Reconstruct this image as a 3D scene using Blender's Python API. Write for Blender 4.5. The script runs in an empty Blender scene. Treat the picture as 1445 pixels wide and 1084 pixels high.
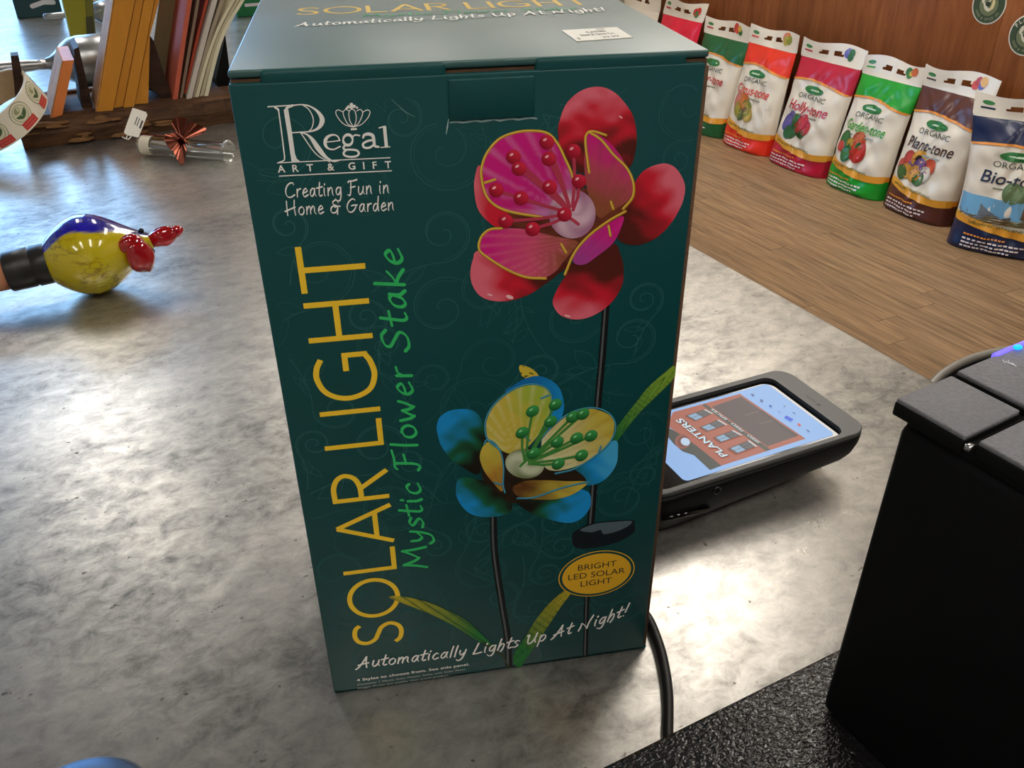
import bpy, bmesh, math, random
from mathutils import Vector, Matrix

# ------------------------------------------------------------------ camera
SC = bpy.context.scene
COL = SC.collection
F_PX, CX, CY = 1223.86, 722.5, 542.0
YAW, PITCH, ROLL = 0.169987, -0.558724, -0.007591
C = Vector((0.04573, -0.336657, 0.409357))
_fw = Vector((math.sin(YAW) * math.cos(PITCH), math.cos(YAW) * math.cos(PITCH), math.sin(PITCH)))
_r0 = Vector((math.cos(YAW), -math.sin(YAW), 0)); _u0 = _r0.cross(_fw)
RT = math.cos(ROLL) * _r0 + math.sin(ROLL) * _u0
UP = -math.sin(ROLL) * _r0 + math.cos(ROLL) * _u0
FW = _fw
cam_d = bpy.data.cameras.new('camera'); cam = bpy.data.objects.new('camera', cam_d); COL.objects.link(cam)
cam_d.sensor_fit = 'HORIZONTAL'; cam_d.sensor_width = 36.0; cam_d.lens = F_PX / 1445.0 * 36.0
cam_d.clip_start = 0.01
m = Matrix((RT, UP, -FW)).transposed().to_4x4(); m.translation = C; cam.matrix_world = m
SC.camera = cam

# ------------------------------------------------------------------ light and exposure
SC.view_settings.view_transform = 'Standard'; SC.view_settings.look = 'None'
SC.view_settings.gamma = 1.0; SC.view_settings.use_curve_mapping = False
SC.view_settings.exposure = 0.66
CEIL = 2.2                       # ceiling above the counter top; floor lies 0.95 below it
FLOOR = -0.95
LAMP_POWER = 8.0                # emission of the tube diffusers
world = bpy.data.worlds.new('sky'); SC.world = world; world.use_nodes = True
bg = world.node_tree.nodes['Background']
bg.inputs[0].default_value = (0.31, 0.58, 1.0, 1); bg.inputs[1].default_value = 5.5

AC = math.radians(17.6)          # the shop counter stands at this angle to the carton
EX = Vector((math.cos(AC), math.sin(AC), 0)); EY = Vector((-math.sin(AC), math.cos(AC), 0)); EZ = Vector((0, 0, 1))
def S(x, y, z): return EX * x + EY * y + EZ * z          # shop frame -> world
BACKY, WALLX, LEFTX, NEARY = 4.5, 3.30, -3.2, -3.2
def portal(x0, x1, z0, z1, y):
    l = bpy.data.lights.new('window_portal', 'AREA'); l.shape = 'RECTANGLE'; l.size = x1 - x0; l.size_y = z1 - z0
    l.cycles.is_portal = True
    o = bpy.data.objects.new('window_portal', l); COL.objects.link(o)
    mm = Matrix((EX, EZ, EX.cross(EZ))).transposed().to_4x4(); mm.translation = S((x0 + x1) / 2, y, (z0 + z1) / 2)
    o.matrix_world = mm
    return o
WINS = [(-2.6, 0.36, 0.15, 2.08)]
for w in WINS: portal(w[0], w[1], w[2], w[3], BACKY - 0.005)

# ------------------------------------------------------------------ pixel -> place helpers
def ray(x, y): return RT * ((x - CX) / F_PX) - UP * ((y - CY) / F_PX) + FW
def onz(x, y, z): d = ray(x, y); return C + d * ((z - C.z) / d.z)
def onpl(x, y, P, n): d = ray(x, y); return C + d * ((P - C).dot(n) / d.dot(n))
def lin(c):
    f = lambda v: v / 12.92 if v <= 0.04045 else ((v + 0.055) / 1.055) ** 2.4
    return tuple(f(v / 255.0) for v in c[:3])
def mixc(a, b, t):
    t = max(0.0, min(1.0, t)); return tuple(a[i] + (b[i] - a[i]) * t for i in range(3))

# ------------------------------------------------------------------ mesh helpers
WM = {}
EPS = [0.0]                      # print layers: every pen stroke lies a hair above the one before
class MB:
    def __init__(s): s.v = []; s.f = []; s.c = []; s.smooth = []; EPS[0] = 0.0
    def add(s, vs, fs, cols=None, smooth=False):
        o = len(s.v); s.v += [Vector(v) for v in vs]; s.f += [tuple(i + o for i in f) for f in fs]
        s.smooth += [smooth] * len(fs)
        if cols is None: cols = [(1, 1, 1)] * len(vs)
        s.c += list(cols); return s
    def build(s, name, mat, parent=None, color=False):
        me = bpy.data.meshes.new(name)
        inv = WM[parent.name].inverted() if parent is not None else None
        vs = [inv @ v for v in s.v] if inv is not None else s.v
        me.from_pydata([tuple(v) for v in vs], [], s.f)
        if any(s.smooth): me.polygons.foreach_set('use_smooth', s.smooth)
        if color:
            a = me.color_attributes.new('Col', 'FLOAT_COLOR', 'POINT')
            flat = []
            for c in s.c: flat += [c[0], c[1], c[2], 1.0]
            a.data.foreach_set('color', flat)
        me.materials.append(mat); me.update()
        o = bpy.data.objects.new(name, me); COL.objects.link(o)
        if parent is not None: o.parent = parent; WM[o.name] = WM[parent.name]
        else: WM[o.name] = Matrix.Identity(4)
        return o
def thing(name, label, cat, loc, rz=0.0, group=None):
    o = bpy.data.objects.new(name, None); COL.objects.link(o); o.empty_display_size = 0.05
    o.location = loc; o.rotation_euler = (0, 0, rz)
    WM[o.name] = Matrix.Translation(Vector(loc)) @ Matrix.Rotation(rz, 4, 'Z')
    o['label'] = label; o['category'] = cat
    if group: o['group'] = group
    return o
def tag(o, label=None, cat=None, group=None, kind=None):
    if label: o['label'] = label
    if cat: o['category'] = cat
    if group: o['group'] = group
    if kind: o['kind'] = kind
    return o

def bm_out(bm, fn=None):
    bm.verts.ensure_lookup_table(); bm.verts.index_update()
    vs = [v.co.copy() for v in bm.verts]; fs = [tuple(v.index for v in f.verts) for f in bm.faces]; bm.free()
    if fn: vs = [fn(v) for v in vs]
    return vs, fs
def rbox(mb, fn, x0, x1, y0, y1, z0, z1, bev=0.0, seg=2, vert_only=False, smooth=True):
    bm = bmesh.new(); bmesh.ops.create_cube(bm, size=1.0)
    for v in bm.verts: v.co = Vector(((x0 + x1) / 2 + v.co.x * (x1 - x0), (y0 + y1) / 2 + v.co.y * (y1 - y0), (z0 + z1) / 2 + v.co.z * (z1 - z0)))
    if bev > 0:
        es = [e for e in bm.edges if not vert_only or abs(e.verts[0].co.z - e.verts[1].co.z) > 1e-6]
        bmesh.ops.bevel(bm, geom=es, offset=bev, segments=seg, affect='EDGES', profile=0.5)
    vs, fs = bm_out(bm, fn); mb.add(vs, fs, smooth=smooth and bev > 0); return mb
def frame_fn(O, X, Y, Z): return lambda v: O + X * v.x + Y * v.y + Z * v.z
shop = frame_fn(Vector((0, 0, 0)), EX, EY, EZ)
def crom(pts, n=6, closed=False):
    P = [Vector(p) for p in pts]; out = []; N = len(P)
    if N < 3 and not closed: return P
    rng = range(N if closed else N - 1)
    for i in rng:
        p0 = P[(i - 1) % N] if closed or i > 0 else P[0] * 2 - P[1]
        p1 = P[i]; p2 = P[(i + 1) % N]
        p3 = P[(i + 2) % N] if closed or i + 2 < N else P[-1] * 2 - P[-2]
        for k in range(n):
            t = k / n
            out.append(0.5 * ((2 * p1) + (p2 - p0) * t + (2 * p0 - 5 * p1 + 4 * p2 - p3) * t * t + (3 * p1 - p0 - 3 * p2 + p3) * t ** 3))
    if not closed: out.append(P[-1])
    return out
def tube(mb, path, rad, seg=12, caps=True, cols=None):
    P = [Vector(p) for p in path]; n = len(P)
    R = rad if isinstance(rad, (list, tuple)) else [rad] * n
    vs = []; fs = []; cc = []; prev = None
    for i in range(n):
        t = (P[min(i + 1, n - 1)] - P[max(i - 1, 0)]).normalized()
        if prev is None:
            a = Vector((0, 0, 1)) if abs(t.z) < 0.9 else Vector((1, 0, 0)); nx = (a - t * a.dot(t)).normalized()
        else: nx = (prev - t * prev.dot(t)).normalized()
        prev = nx; ny = t.cross(nx)
        for k in range(seg):
            a = 2 * math.pi * k / seg; vs.append(P[i] + (nx * math.cos(a) + ny * math.sin(a)) * R[i])
            if cols: cc.append(cols[i])
    for i in range(n - 1):
        for k in range(seg):
            k2 = (k + 1) % seg; fs.append((i * seg + k, i * seg + k2, (i + 1) * seg + k2, (i + 1) * seg + k))
    if caps: fs.append(tuple(range(seg))[::-1]); fs.append(tuple((n - 1) * seg + k for k in range(seg)))
    mb.add(vs, fs, cc or None, smooth=True); return mb
def lathe(mb, fn, prof, seg=32, colf=None):
    # prof: (axis position, radius); fn maps (axis, a, b) to world
    vs = []; fs = []; cc = []
    for (s, r) in prof:
        for k in range(seg):
            a = 2 * math.pi * k / seg; p = Vector((s, r * math.cos(a), r * math.sin(a)))
            vs.append(fn(p)); cc.append(colf(p) if colf else (1, 1, 1))
    for i in range(len(prof) - 1):
        for k in range(seg):
            k2 = (k + 1) % seg; fs.append((i * seg + k, i * seg + k2, (i + 1) * seg + k2, (i + 1) * seg + k))
    mb.add(vs, fs, cc, smooth=True); return mb
def prism(mb, poly, d, smooth=False):
    n = len(poly); poly = [Vector(p) for p in poly]
    mb.add(poly + [p + d for p in poly], [tuple(range(n)), tuple(range(2 * n - 1, n - 1, -1))] + [(i, n + i, n + (i + 1) % n, (i + 1) % n) for i in range(n)], smooth=False)
    return mb
def sphere(mb, c, r, fn=None, seg=16, rings=10, col=(1, 1, 1), sc=(1, 1, 1)):
    vs = []; fs = []
    for i in range(rings + 1):
        th = math.pi * i / rings
        for k in range(seg):
            a = 2 * math.pi * k / seg
            p = Vector((r * sc[0] * math.sin(th) * math.cos(a), r * sc[1] * math.sin(th) * math.sin(a), r * sc[2] * math.cos(th)))
            vs.append((fn(p) if fn else p) + Vector(c))
    for i in range(rings):
        for k in range(seg):
            k2 = (k + 1) % seg; fs.append((i * seg + k, (i + 1) * seg + k, (i + 1) * seg + k2, i * seg + k2))
    mb.add(vs, fs, [col] * len(vs), smooth=True); return mb

# ------------------------------------------------------------------ materials
def mat(name, rgb, rough=0.5, metal=0.0, coat=0.0, spec=0.5, trans=0.0, var=0.0, scale=20.0, bump=0.0, bscale=200.0, emit=None, es=0.0, attr=False, ior=1.45, stretch=(1, 1, 1), rand=0.0, coatr=0.06):
    mt = bpy.data.materials.new(name); mt.use_nodes = True; nt = mt.node_tree; b = nt.nodes['Principled BSDF']
    N, Lk = nt.nodes.new, nt.links.new
    c = lin(rgb)
    b.inputs['Base Color'].default_value = (*c, 1); b.inputs['Roughness'].default_value = rough; b.inputs['Metallic'].default_value = metal
    b.inputs['Coat Weight'].default_value = coat; b.inputs['Coat Roughness'].default_value = coatr
    b.inputs['Specular IOR Level'].default_value = spec; b.inputs['Transmission Weight'].default_value = trans; b.inputs['IOR'].default_value = ior
    src = None
    if attr:
        a = N('ShaderNodeVertexColor'); a.layer_name = 'Col'; src = a.outputs[0]
    tc = N('ShaderNodeTexCoord'); mp = N('ShaderNodeMapping'); mp.inputs['Scale'].default_value = stretch; Lk(tc.outputs['Object'], mp.inputs[0])
    if var > 0 or rand > 0:
        nz = N('ShaderNodeTexNoise'); nz.inputs['Scale'].default_value = scale; nz.inputs['Detail'].default_value = 6; Lk(mp.outputs[0], nz.inputs['Vector'])
        hv = N('ShaderNodeHueSaturation')
        if src is None: hv.inputs['Color'].default_value = (*c, 1)
        else: Lk(src, hv.inputs['Color'])
        mr = N('ShaderNodeMapRange'); mr.inputs[1].default_value = 0.25; mr.inputs[2].default_value = 0.75; mr.inputs[3].default_value = 1 - var; mr.inputs[4].default_value = 1 + var
        Lk(nz.outputs['Fac'], mr.inputs[0]); val = mr.outputs[0]
        if rand > 0:
            oi = N('ShaderNodeObjectInfo'); r2 = N('ShaderNodeMapRange'); r2.inputs[3].default_value = 1 - rand; r2.inputs[4].default_value = 1 + rand
            Lk(oi.outputs['Random'], r2.inputs[0]); mu = N('ShaderNodeMath'); mu.operation = 'MULTIPLY'; Lk(val, mu.inputs[0]); Lk(r2.outputs[0], mu.inputs[1]); val = mu.outputs[0]
        Lk(val, hv.inputs['Value']); src = hv.outputs[0]
    if src is not None: Lk(src, b.inputs['Base Color'])
    if bump > 0:
        n2 = N('ShaderNodeTexNoise'); n2.inputs['Scale'].default_value = bscale; n2.inputs['Detail'].default_value = 3; Lk(mp.outputs[0], n2.inputs['Vector'])
        bp = N('ShaderNodeBump'); bp.inputs['Strength'].default_value = bump; bp.inputs['Distance'].default_value = 0.002; Lk(n2.outputs['Fac'], bp.inputs['Height']); Lk(bp.outputs[0], b.inputs['Normal'])
    if emit is not None:
        b.inputs['Emission Color'].default_value = (*lin(emit), 1); b.inputs['Emission Strength'].default_value = es
    return mt

def counter_mat():
    mt = bpy.data.materials.new('zinc_sheet'); mt.use_nodes = True; nt = mt.node_tree; b = nt.nodes['Principled BSDF']; N, Lk = nt.nodes.new, nt.links.new
    tc = N('ShaderNodeTexCoord'); mp = N('ShaderNodeMapping'); mp.inputs['Scale'].default_value = (1.0, 1.35, 1); Lk(tc.outputs['Object'], mp.inputs[0])
    big = N('ShaderNodeTexNoise'); big.inputs['Scale'].default_value = 5.5; big.inputs['Detail'].default_value = 3; big.inputs['Distortion'].default_value = 0.6; Lk(mp.outputs[0], big.inputs['Vector'])
    mid = N('ShaderNodeTexNoise'); mid.inputs['Scale'].default_value = 55; mid.inputs['Detail'].default_value = 10; mid.inputs['Roughness'].default_value = 0.72; mid.inputs['Distortion'].default_value = 0.4; Lk(mp.outputs[0], mid.inputs['Vector'])
    spk = N('ShaderNodeTexNoise'); spk.inputs['Scale'].default_value = 130; spk.inputs['Detail'].default_value = 2; Lk(mp.outputs[0], spk.inputs['Vector'])
    cr = N('ShaderNodeValToRGB'); e = cr.color_ramp
    e.elements[0].position = 0.34; e.elements[0].color = (*lin((100, 99, 96)), 1); e.elements[1].position = 0.65; e.elements[1].color = (*lin((200, 197, 190)), 1)
    k = e.elements.new(0.47); k.color = (*lin((158, 155, 149)), 1)
    mx = N('ShaderNodeMixRGB'); mx.blend_type = 'MIX'; mx.inputs[0].default_value = 0.55; Lk(big.outputs['Fac'], mx.inputs[1]); Lk(mid.outputs['Fac'], mx.inputs[2]); Lk(mx.outputs[0], cr.inputs[0])
    # small dark pits
    c2 = N('ShaderNodeValToRGB'); c2.color_ramp.elements[0].position = 0.24; c2.color_ramp.elements[0].color = (0.25, 0.24, 0.22, 1); c2.color_ramp.elements[1].position = 0.285; c2.color_ramp.elements[1].color = (1, 1, 1, 1); Lk(spk.outputs['Fac'], c2.inputs[0])
    mu = N('ShaderNodeMixRGB'); mu.blend_type = 'MULTIPLY'; mu.inputs[0].default_value = 0.8; Lk(cr.outputs[0], mu.inputs[1]); Lk(c2.outputs[0], mu.inputs[2])
    Lk(mu.outputs[0], b.inputs['Base Color'])
    # hairline scratches and uneven polish in the roughness
    rr = N('ShaderNodeMapRange'); rr.inputs[1].default_value = 0.3; rr.inputs[2].default_value = 0.7; rr.inputs[3].default_value = 0.38; rr.inputs[4].default_value = 0.25; Lk(mx.outputs[0], rr.inputs[0]); Lk(rr.outputs[0], b.inputs['Roughness'])
    b.inputs['Metallic'].default_value = 0.82
    bp = N('ShaderNodeBump'); bp.inputs['Strength'].default_value = 0.12; bp.inputs['Distance'].default_value = 0.0015; Lk(mid.outputs['Fac'], bp.inputs['Height']); Lk(bp.outputs[0], b.inputs['Normal'])
    return mt
def wood_mat(name, dark, light, scale=(1, 1, 1), rough=0.5, rand=0.12, coat=0.0, grain=9.0, turn=0.0):
    mt = bpy.data.materials.new(name); mt.use_nodes = True; nt = mt.node_tree; b = nt.nodes['Principled BSDF']; N, Lk = nt.nodes.new, nt.links.new
    tc = N('ShaderNodeTexCoord'); oi = N('ShaderNodeObjectInfo'); mp = N('ShaderNodeMapping'); mp.inputs['Scale'].default_value = scale
    ad = N('ShaderNodeVectorMath'); ad.operation = 'ADD'; Lk(tc.outputs['Object'], ad.inputs[0])
    sc = N('ShaderNodeVectorMath'); sc.operation = 'SCALE'; sc.inputs['Scale'].default_value = 37.0
    cb = N('ShaderNodeCombineXYZ')
    for i in range(3): Lk(oi.outputs['Random'], cb.inputs[i])
    Lk(cb.outputs[0], sc.inputs[0]); Lk(sc.outputs[0], ad.inputs[1]); vr_ = N('ShaderNodeVectorRotate'); vr_.rotation_type = 'Z_AXIS'; vr_.inputs['Angle'].default_value = -turn; Lk(ad.outputs[0], vr_.inputs['Vector']); Lk(vr_.outputs[0], mp.inputs[0])
    nz = N('ShaderNodeTexNoise'); nz.inputs['Scale'].default_value = grain; nz.inputs['Detail'].default_value = 8; nz.inputs['Roughness'].default_value = 0.65; nz.inputs['Distortion'].default_value = 0.5; Lk(mp.outputs[0], nz.inputs['Vector'])
    cr = N('ShaderNodeValToRGB'); cr.color_ramp.elements[0].position = 0.3; cr.color_ramp.elements[0].color = (*lin(dark), 1); cr.color_ramp.elements[1].position = 0.68; cr.color_ramp.elements[1].color = (*lin(light), 1); Lk(nz.outputs['Fac'], cr.inputs[0])
    hv = N('ShaderNodeHueSaturation'); mr = N('ShaderNodeMapRange'); mr.inputs[3].default_value = 1 - rand; mr.inputs[4].default_value = 1 + rand; Lk(oi.outputs['Random'], mr.inputs[0]); Lk(mr.outputs[0], hv.inputs['Value']); Lk(cr.outputs[0], hv.inputs['Color'])
    Lk(hv.outputs[0], b.inputs['Base Color']); b.inputs['Specular IOR Level'].default_value = 0.22; b.inputs['Roughness'].default_value = rough; b.inputs['Coat Weight'].default_value = coat
    bp = N('ShaderNodeBump'); bp.inputs['Strength'].default_value = 0.15; bp.inputs['Distance'].default_value = 0.001; Lk(nz.outputs['Fac'], bp.inputs['Height']); Lk(bp.outputs[0], b.inputs['Normal'])
    return mt
def pane_mat():
    mt = bpy.data.materials.new('window_glass'); mt.use_nodes = True; nt = mt.node_tree; N, Lk = nt.nodes.new, nt.links.new
    nt.nodes.remove(nt.nodes['Principled BSDF']); out = nt.nodes['Material Output']
    t = N('ShaderNodeBsdfTransparent'); t.inputs[0].default_value = (0.93, 0.96, 0.97, 1); g = N('ShaderNodeBsdfGlossy'); g.inputs['Roughness'].default_value = 0.02; mx = N('ShaderNodeMixShader'); mx.inputs[0].default_value = 0.06
    Lk(t.outputs[0], mx.inputs[1]); Lk(g.outputs[0], mx.inputs[2]); Lk(mx.outputs[0], out.inputs[0]); return mt
def clear_glass(name, tint=(0.95, 0.97, 0.96), rough=0.03, gl=0.16):
    mt = bpy.data.materials.new(name); mt.use_nodes = True; nt = mt.node_tree; N, Lk = nt.nodes.new, nt.links.new
    nt.nodes.remove(nt.nodes['Principled BSDF']); out = nt.nodes['Material Output']
    t = N('ShaderNodeBsdfTransparent'); t.inputs[0].default_value = (*tint, 1); g = N('ShaderNodeBsdfGlossy'); g.inputs['Roughness'].default_value = rough
    lw = N('ShaderNodeLayerWeight'); lw.inputs[0].default_value = 0.35; ma = N('ShaderNodeMath'); ma.operation = 'MULTIPLY_ADD'; ma.inputs[1].default_value = 0.55; ma.inputs[2].default_value = gl; Lk(lw.outputs['Facing'], ma.inputs[0])
    mx = N('ShaderNodeMixShader'); Lk(ma.outputs[0], mx.inputs[0]); Lk(t.outputs[0], mx.inputs[1]); Lk(g.outputs[0], mx.inputs[2]); Lk(mx.outputs[0], out.inputs[0]); return mt

M = {}
M['zinc'] = counter_mat()
M['plank'] = wood_mat('oak_plank', (108, 84, 60), (172, 140, 104), (9, 0.7, 4), 0.42, 0.13, 0.1, 6.0, AC)
M['wallwood'] = wood_mat('brown_ply', (122, 68, 34), (160, 98, 56), (5, 5, 0.6), 0.45, 0.08, 0.0, 5.0)
M['floorbase'] = mat('subfloor', (70, 52, 38), 0.8, var=0.1)
M['ceil'] = mat('ceiling_boards', (150, 132, 110), 0.9, var=0.04, scale=3)
M['plaster'] = mat('wall_paint', (196, 188, 174), 0.85, var=0.05, scale=3)
M['winframe'] = mat('window_frame_paint', (70, 60, 50), 0.5, var=0.05)
M['pane'] = pane_mat()
M['darkwood'] = wood_mat('dark_stained_wood', (34, 22, 17), (72, 48, 37), (3, 14, 14), 0.6, 0.1, 0.0, 6.0)
M['lampmetal'] = mat('lamp_housing', (225, 225, 222), 0.4, var=0.02)
M['diff'] = mat('lamp_diffuser', (255, 240, 215), 0.4, emit=(255, 248, 238), es=LAMP_POWER)
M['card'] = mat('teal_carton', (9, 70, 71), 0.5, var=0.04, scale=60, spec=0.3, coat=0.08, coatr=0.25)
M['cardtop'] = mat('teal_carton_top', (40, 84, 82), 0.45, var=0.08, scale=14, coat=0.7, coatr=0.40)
M['kraft'] = mat('corrugated_core', (92, 66, 46), 0.9, var=0.25, scale=400)
M['print'] = mat('box_print', (255, 255, 255), 0.5, spec=0.3, coat=0.08, coatr=0.25, attr=True)
M['black'] = mat('black_plastic', (5, 5, 6), 0.5, spec=0.18, var=0.05, bump=0.1, bscale=900)
M['blackmatte'] = mat('black_shell', (5, 5, 6), 0.55, var=0.03, spec=0.25)
M['greyplate'] = mat('grey_textured_plastic', (112, 112, 117), 0.55, var=0.16, scale=700, bump=0.25, bscale=900)
M['bezel'] = mat('grey_bezel', (72, 71, 70), 0.42, metal=0.2, var=0.03)
M['cable'] = mat('black_cable', (18, 16, 15), 0.45, var=0.05)

# ------------------------------------------------------------------ setting
random.seed(4)
b = MB(); rbox(b, shop, LEFTX, WALLX + 0.2, NEARY, BACKY + 0.2, FLOOR - 0.08, FLOOR - 0.012)
floor = tag(b.build('floor', M['floorbase']), kind='structure')
PW = 0.092
x = 0.537
while x < WALLX - 0.01:
    y = -1.6 - random.random() * 1.0
    while y < BACKY - 0.02:
        ln = random.choice((0.9, 1.2, 1.2, 1.5)); y1 = min(y + ln, BACKY)
        b = MB(); rbox(b, shop, x + 0.0006, min(x + PW - 0.0006, WALLX), y + 0.0008, y1 - 0.0008, FLOOR - 0.013, FLOOR + random.uniform(-0.0004, 0.0004))
        b.build('plank', M['plank'], floor); y = y1
    x += PW
def flat_wall(name, x0, x1, y0, y1, z0, z1, m):
    b = MB(); rbox(b, shop, x0, x1, y0, y1, z0, z1); return tag(b.build(name, m), kind='structure')
ceiling = flat_wall('ceiling', LEFTX, WALLX + 0.2, NEARY, BACKY + 0.2, CEIL, CEIL + 0.1, M['ceil'])
flat_wall('wall_left', LEFTX - 0.1, LEFTX, NEARY, BACKY + 0.2, FLOOR, CEIL, M['plaster'])
flat_wall('wall_near', LEFTX - 0.1, WALLX + 0.2, NEARY - 0.1, NEARY, FLOOR, CEIL, M['plaster'])
wr = flat_wall('wall_right', WALLX + 0.01, WALLX + 0.2, NEARY, BACKY + 0.2, FLOOR, CEIL, M['plaster'])
yy = 1.985 - 4 * 1.22
while yy < BACKY:
    b = MB(); rbox(b, shop, WALLX - 0.003, WALLX + 0.012, max(yy + 0.001, NEARY), min(yy + 1.219, BACKY), FLOOR, 0.35, 0.0006, 1)
    b.build('panel', M['wallwood'], wr); yy += 1.22
# back wall around the shop window
b = MB(); w = WINS[0]
rbox(b, shop, LEFTX, w[0], BACKY, BACKY + 0.2, FLOOR, CEIL); rbox(b, shop, w[1], WALLX + 0.2, BACKY, BACKY + 0.2, FLOOR, CEIL)
rbox(b, shop, w[0], w[1], BACKY, BACKY + 0.2, FLOOR, w[2]); rbox(b, shop, w[0], w[1], BACKY, BACKY + 0.2, w[3], CEIL)
tag(b.build('wall_back', M['plaster']), kind='structure')
b = MB(); fw = 0.05
rbox(b, shop, w[0], w[1], BACKY + 0.02, BACKY + 0.08, w[2], w[2] + fw); rbox(b, shop, w[0], w[1], BACKY + 0.02, BACKY + 0.08, w[3] - fw, w[3])
nx = 3
for k in range(nx + 1):
    xx = w[0] + (w[1] - w[0] - fw) * k / nx; rbox(b, shop, xx, xx + fw, BACKY + 0.02, BACKY + 0.08, w[2], w[3])
win = tag(b.build('window_1', M['winframe']), kind='structure')
for k in range(nx):
    xa = w[0] + fw + (w[1] - w[0] - fw) * k / nx; xb = w[0] + (w[1] - w[0] - fw) * (k + 1) / nx
    b = MB(); rbox(b, shop, xa, xb, BACKY + 0.046, BACKY + 0.052, w[2] + fw, w[3] - fw); b.build('pane', M['pane'], win)
# ceiling light panels, some of them added as fill for the carton front
def lamp(x, y, label):
    t = thing('ceiling_or_fill_light', label, 'ceiling light', S(x, y, CEIL), AC, 'light panels under the ceiling')
    b = MB(); rbox(b, shop, x - 0.17, x + 0.17, y - 0.62, y + 0.62, CEIL - 0.05, CEIL + 0.002, 0.006, 1); b.build('housing', M['lampmetal'], t)
    b = MB(); rbox(b, shop, x - 0.15, x + 0.15, y - 0.6, y + 0.6, CEIL - 0.075, CEIL - 0.045, 0.015, 2); b.build('diffuser', M['diff'], t)
LL = 'long white room or fill light panel under the ceiling with a warm diffuser'
for (x, y) in ((-0.12, 2.75), (1.05, 2.7), (1.85, 1.15), (2.4, 1.9), (2.3, 3.3), (2.9, 2.4), (1.9, -1.1), (0.6, -1.1), (-0.6, -1.2), (-2.0, -1.4)): lamp(x, y, LL)  # entries with negative y are fill added behind the camera

# the shop counter
t = thing('shop_counter', 'long shop counter topped with mottled grey zinc sheet', 'counter', S(-0.2, 1.2, FLOOR), AC)
b = MB(); rbox(b, shop, -1.05, 0.577, -0.85, 3.4, -0.045, 0.0, 0.004, 3); b.build('countertop', M['zinc'], t)
b = MB(); rbox(b, shop, -1.0, 0.535, -0.8, 3.35, FLOOR, -0.045); b.build('cabinet', M['darkwood'], t)

# ------------------------------------------------------------------ lettering helpers
def ribbon(mb, pts, w, mapf, col, nib=None, caps=True, closed=False, taper=False):
    """flat pen stroke; pts 2-D, w full width (number or function of t), mapf (x, y) -> world"""
    P = [Vector((p[0], p[1])) for p in pts]; n = len(P)
    if n < 2: return
    L = []; Rr = []; wid = []
    for i in range(n):
        a = P[(i - 1) % n] if (closed or i > 0) else P[0]; c = P[(i + 1) % n] if (closed or i < n - 1) else P[-1]
        d = c - a
        if d.length < 1e-9: d = Vector((1, 0))
        d.normalize(); nn = Vector((-d.y, d.x))
        ww = w(i / (n - 1)) if callable(w) else w
        if nib is not None:
            ww *= 0.55 + 0.75 * abs(math.sin(math.atan2(d.y, d.x) - nib))
        if taper: ww *= max(0.25, min(1.0, 4 * min(i, n - 1 - i) / n + 0.3))
        L.append(P[i] + nn * ww / 2); Rr.append(P[i] - nn * ww / 2); wid.append(ww)
    vs = []; fs = []; EPS[0] += 2.5e-6
    for i in range(n): vs += [L[i], Rr[i]]
    for i in range(n - 1 + (1 if closed else 0)):
        j = (i + 1) % n; fs.append((2 * i, 2 * i + 1, 2 * j + 1, 2 * j))
    if caps and not closed:
        for i, sg in ((0, -1), (n - 1, 1)):
            d = (P[1] - P[0]) if i == 0 else (P[-1] - P[-2])
            if d.length < 1e-9: continue
            d.normalize(); d *= sg; nn = Vector((-d.y, d.x)); r = wid[i] / 2; o = len(vs)
            arc = [P[i] + nn * r * math.cos(k * math.pi / 6) + d * r * math.sin(k * math.pi / 6) for k in range(7)]
            vs += arc; fs.append(tuple(range(o, o + 7)))
    out = []
    for v in vs: EPS[0] += 2e-8; out.append(mapf(v.x, v.y))
    mb.add(out, fs, [col] * len(vs))
def blob(mb, outline, mapf, colf, rings=7, centre=None, n=5):
    """closed smooth outline filled with rings; colf(x, y, t) with t = 0 in the centre, 1 on the rim"""
    O = crom([(p[0], p[1], 0) for p in outline], n, True); EPS[0] += 2.5e-6
    cx = sum(p.x for p in O) / len(O); cy = sum(p.y for p in O) / len(O)
    if centre: cx, cy = centre
    vs = [(cx, cy, 0.0)]; N = len(O)
    for k in range(1, rings + 1):
        t = k / rings
        vs += [(cx + (p.x - cx) * t, cy + (p.y - cy) * t, t) for p in O]
    fs = [(0, 1 + i, 1 + (i + 1) % N) for i in range(N)]
    for k in range(rings - 1):
        for i in range(N):
            j = (i + 1) % N; a = 1 + k * N; c = 1 + (k + 1) * N; fs.append((a + i, c + i, c + j, a + j))
    mb.add([mapf(v[0], v[1]) for v in vs], fs, [colf(*v) for v in vs])
def ell(cx, cy, rx, ry, rot=0.0, n=20):
    return [(cx + rx * math.cos(a) * math.cos(rot) - ry * math.sin(a) * math.sin(rot), cy + rx * math.cos(a) * math.sin(rot) + ry * math.sin(a) * math.cos(rot)) for a in [2 * math.pi * k / n for k in range(n)]]
_fc = {}
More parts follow.
